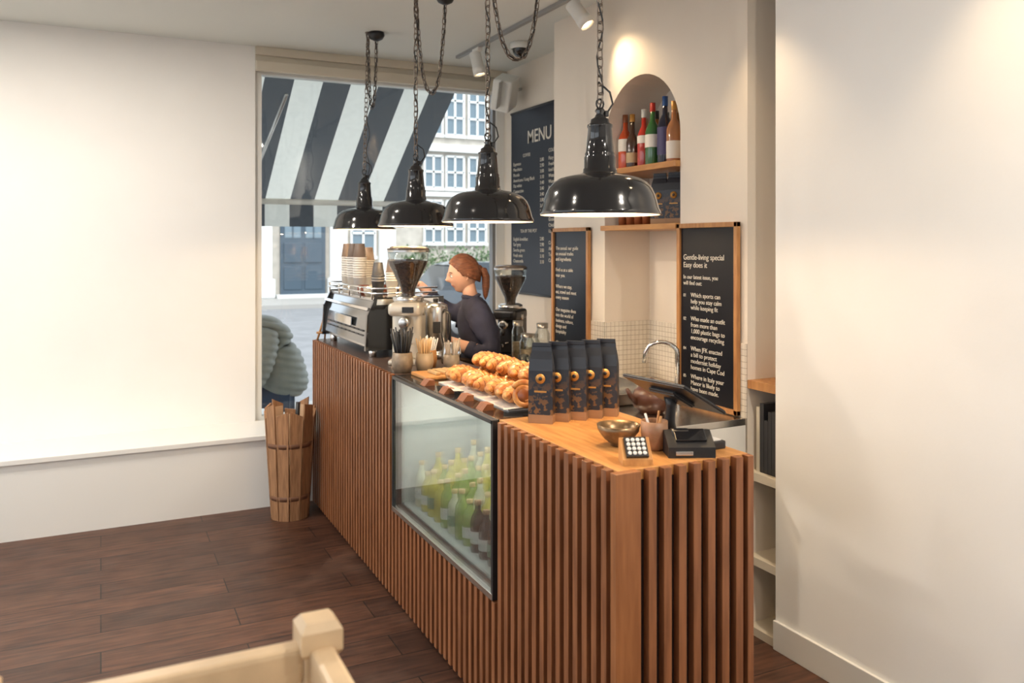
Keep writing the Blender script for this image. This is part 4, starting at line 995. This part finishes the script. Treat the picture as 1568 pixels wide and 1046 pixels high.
b.tube([(-1.2,A1.y,A1.z-0.01),(xe+0.02,A1.y,A1.z-0.01)],0.028,mat("awning_bar",(0.62,0.58,0.50),0.5),10)
b.tube([(1.2,6.09,2.75),(1.1,A1.y-0.05,A1.z)],0.014,STEEL,8)
b.bb(-1.2,xe,6.065,6.12,2.93,3.02,WHITE)
b.done(recalc=False)

# ------------------------------------------------------------------ street
b=B("street_ground"); b.bb(-40,45,-20,60,-0.2,-0.12,mat("asphalt",(0.24,0.24,0.245),0.8,var=0.12,vscale=3,bump=0.2)); b.done()
b=B("pavement"); b.bb(-6,20,6.07,9.2,-0.12,-0.05,mat("paving",(0.36,0.345,0.32),0.7,var=0.15,vscale=1.5)); b.bb(-6,25,23.6,26.6,-0.12,0.0,mat("paving2",(0.40,0.38,0.35),0.7)); b.done()
STONE=mat("pale_stone",(0.58,0.53,0.46),0.8,var=0.15,vscale=3); WIN=mat("street_window_glass",(0.16,0.22,0.26),0.1); DOORM=mat("door_blue_grey",(0.055,0.085,0.115),0.5); ROOF=mat("roof_pale",(0.55,0.56,0.58),0.7,var=0.1)
b=B("townhouse_facade")
YF=27
b.bb(2,20,YF,YF+1,-0.12,8.2,STONE)
b.bb(2,9.8,YF-0.35,YF,4.6,5.0,WHITE); b.bb(9.8,20,YF-0.25,YF,4.9,5.15,WHITE); b.bb(9.8,20,YF-0.2,YF,3.35,3.5,WHITE); b.bb(2,20,YF-0.35,YF,8.1,8.4,WHITE)
b.prism([(2,YF-0.3,8.4),(2,YF+4,11.5),(2,YF+4,8.4)],(18,0,0),ROOF)
for xx in (4.55,6.95,8.6): b.bb(xx-0.28,xx+0.28,YF-0.25,YF,0,4.6,WHITE,0.02); b.bb(xx-0.36,xx+0.36,YF-0.32,YF,0,0.6,WHITE,0.02)
def fwin(x0,x1,z0,z1,nx,nz):
    b.bb(x0,x1,YF-0.06,YF-0.01,z0,z1,WIN); b.bb(x0-0.08,x1+0.08,YF-0.14,YF-0.06,z0-0.1,z0,WHITE)
    for i in range(nx+1): x=x0+(x1-x0)*i/nx; b.bb(x-0.035,x+0.035,YF-0.12,YF-0.06,z0,z1,WHITE)
    for i in range(nz+1): z=z0+(z1-z0)*i/nz; b.bb(x0,x1,YF-0.12,YF-0.06,z-0.035,z+0.035,WHITE)
for x0 in (9.95,10.75,11.6,12.5,13.4,14.3):
    fwin(x0,x0+0.66,1.75,3.2,2,3); fwin(x0,x0+0.66,3.65,4.75,2,2); fwin(x0,x0+0.66,5.5,7.3,2,3)
fwin(7.4,8.2,1.3,3.6,2,3); fwin(2.6,3.9,1.2,3.6,3,3)
for x0 in (3,5,7): fwin(x0,x0+1.1,5.5,7.5,2,3)
b.done()
b=B("door_1"); b.bb(5.1,6.53,YF-0.14,YF-0.01,0.1,2.75,DOORM)
for x0 in (5.2,5.86):
    for z0,z1 in ((0.25,1.0),(1.1,1.75)): b.bb(x0,x0+0.56,YF-0.17,YF-0.14,z0,z1,DOORM,0.02)
    b.bb(x0+0.03,x0+0.53,YF-0.16,YF-0.14,1.9,2.55,WIN); b.bb(x0+0.26,x0+0.30,YF-0.18,YF-0.16,1.9,2.55,DOORM)
b.bb(4.95,6.68,YF-0.5,YF-0.01,0,0.1,WHITE); b.bb(5.0,6.63,YF-0.2,YF-0.01,2.75,2.95,WHITE); b.done()
random.seed(5)
b=B("hedge_planter"); b.bb(8.95,15,YF-1.15,YF-0.65,0,0.75,STONE,0.02)
LG=[mat("leaf_a",(0.07,0.14,0.05),0.6),mat("leaf_b",(0.14,0.22,0.09),0.6),mat("blossom",(0.6,0.6,0.5),0.6)]
for i in range(2800):
    c=Vector((random.uniform(8.9,15),YF-0.9+random.uniform(-.30,.30),0.75+abs(random.gauss(0,.38)))); 
    if c.z>1.65: continue
    e=Euler((random.uniform(0,3),random.uniform(0,3),random.uniform(0,3))).to_matrix(); s_=0.07
    b.add([c+e@Vector(p) for p in ((-s_,0,0),(0,-s_*.5,0),(s_,0,0),(0,s_*.5,0))],[[0,1,2,3]],LG[0] if random.random()<.5 else (LG[1] if random.random()<.75 else LG[2]))
b.done(recalc=False)
# parked car
b=B("parked_car",(7.35,15.2,-0.12))
CARM=mat("car_paint",(0.10,0.12,0.14),0.2,coat=0.8)
body=[(-2.1,0.30),(2.1,0.30),(2.15,0.55),(2.05,0.78),(1.15,0.92),(-1.75,0.95),(-2.1,0.85),(-2.15,0.5)]
cab=[(-1.70,0.93),(1.05,0.90),(0.45,1.38),(0.1,1.45),(-1.0,1.45),(-1.35,1.38)]
def ext(poly,w1,w2,m):
    n=len(poly); zm=max(z for _,z in poly); z0=min(z for _,z in poly)
    vs=[(x,-(w1+(w2-w1)*(z-z0)/(zm-z0))/2,z) for x,z in poly]+[(x,(w1+(w2-w1)*(z-z0)/(zm-z0))/2,z) for x,z in poly]
    b.add(vs,[list(range(n)),list(range(n,2*n))[::-1]]+[[i,(i+1)%n,n+(i+1)%n,n+i] for i in range(n)],m)
ext(body,1.75,1.75,CARM); ext(cab,1.60,1.25,mat("car_glass",(0.04,0.05,0.06),0.05)); ext([(-1.32,1.40),(0.42,1.40),(0.1,1.46),(-1.0,1.46)],1.28,1.15,CARM)
for xx in (-1.35,1.3):
    for yy in (-0.80,0.80):
        T_=Matrix.Translation((xx,yy-0.1,0.32))@Matrix.Rotation(R(-90),4,'X')
        b.lathe([(0,0),(0.32,0),(0.32,0.2),(0,0.2)],(0,0,0),BLACK,28,M=T_); b.lathe([(0,-0.01),(0.2,-0.01),(0.2,0.21),(0,0.21)],(0,0,0),STEEL,20,M=T_)
b.box((2.1,-0.6,0.62),(0.08,0.3,0.12),PAPERW,bev=0.02); b.box((2.1,0.6,0.62),(0.08,0.3,0.12),PAPERW,bev=0.02); b.done()
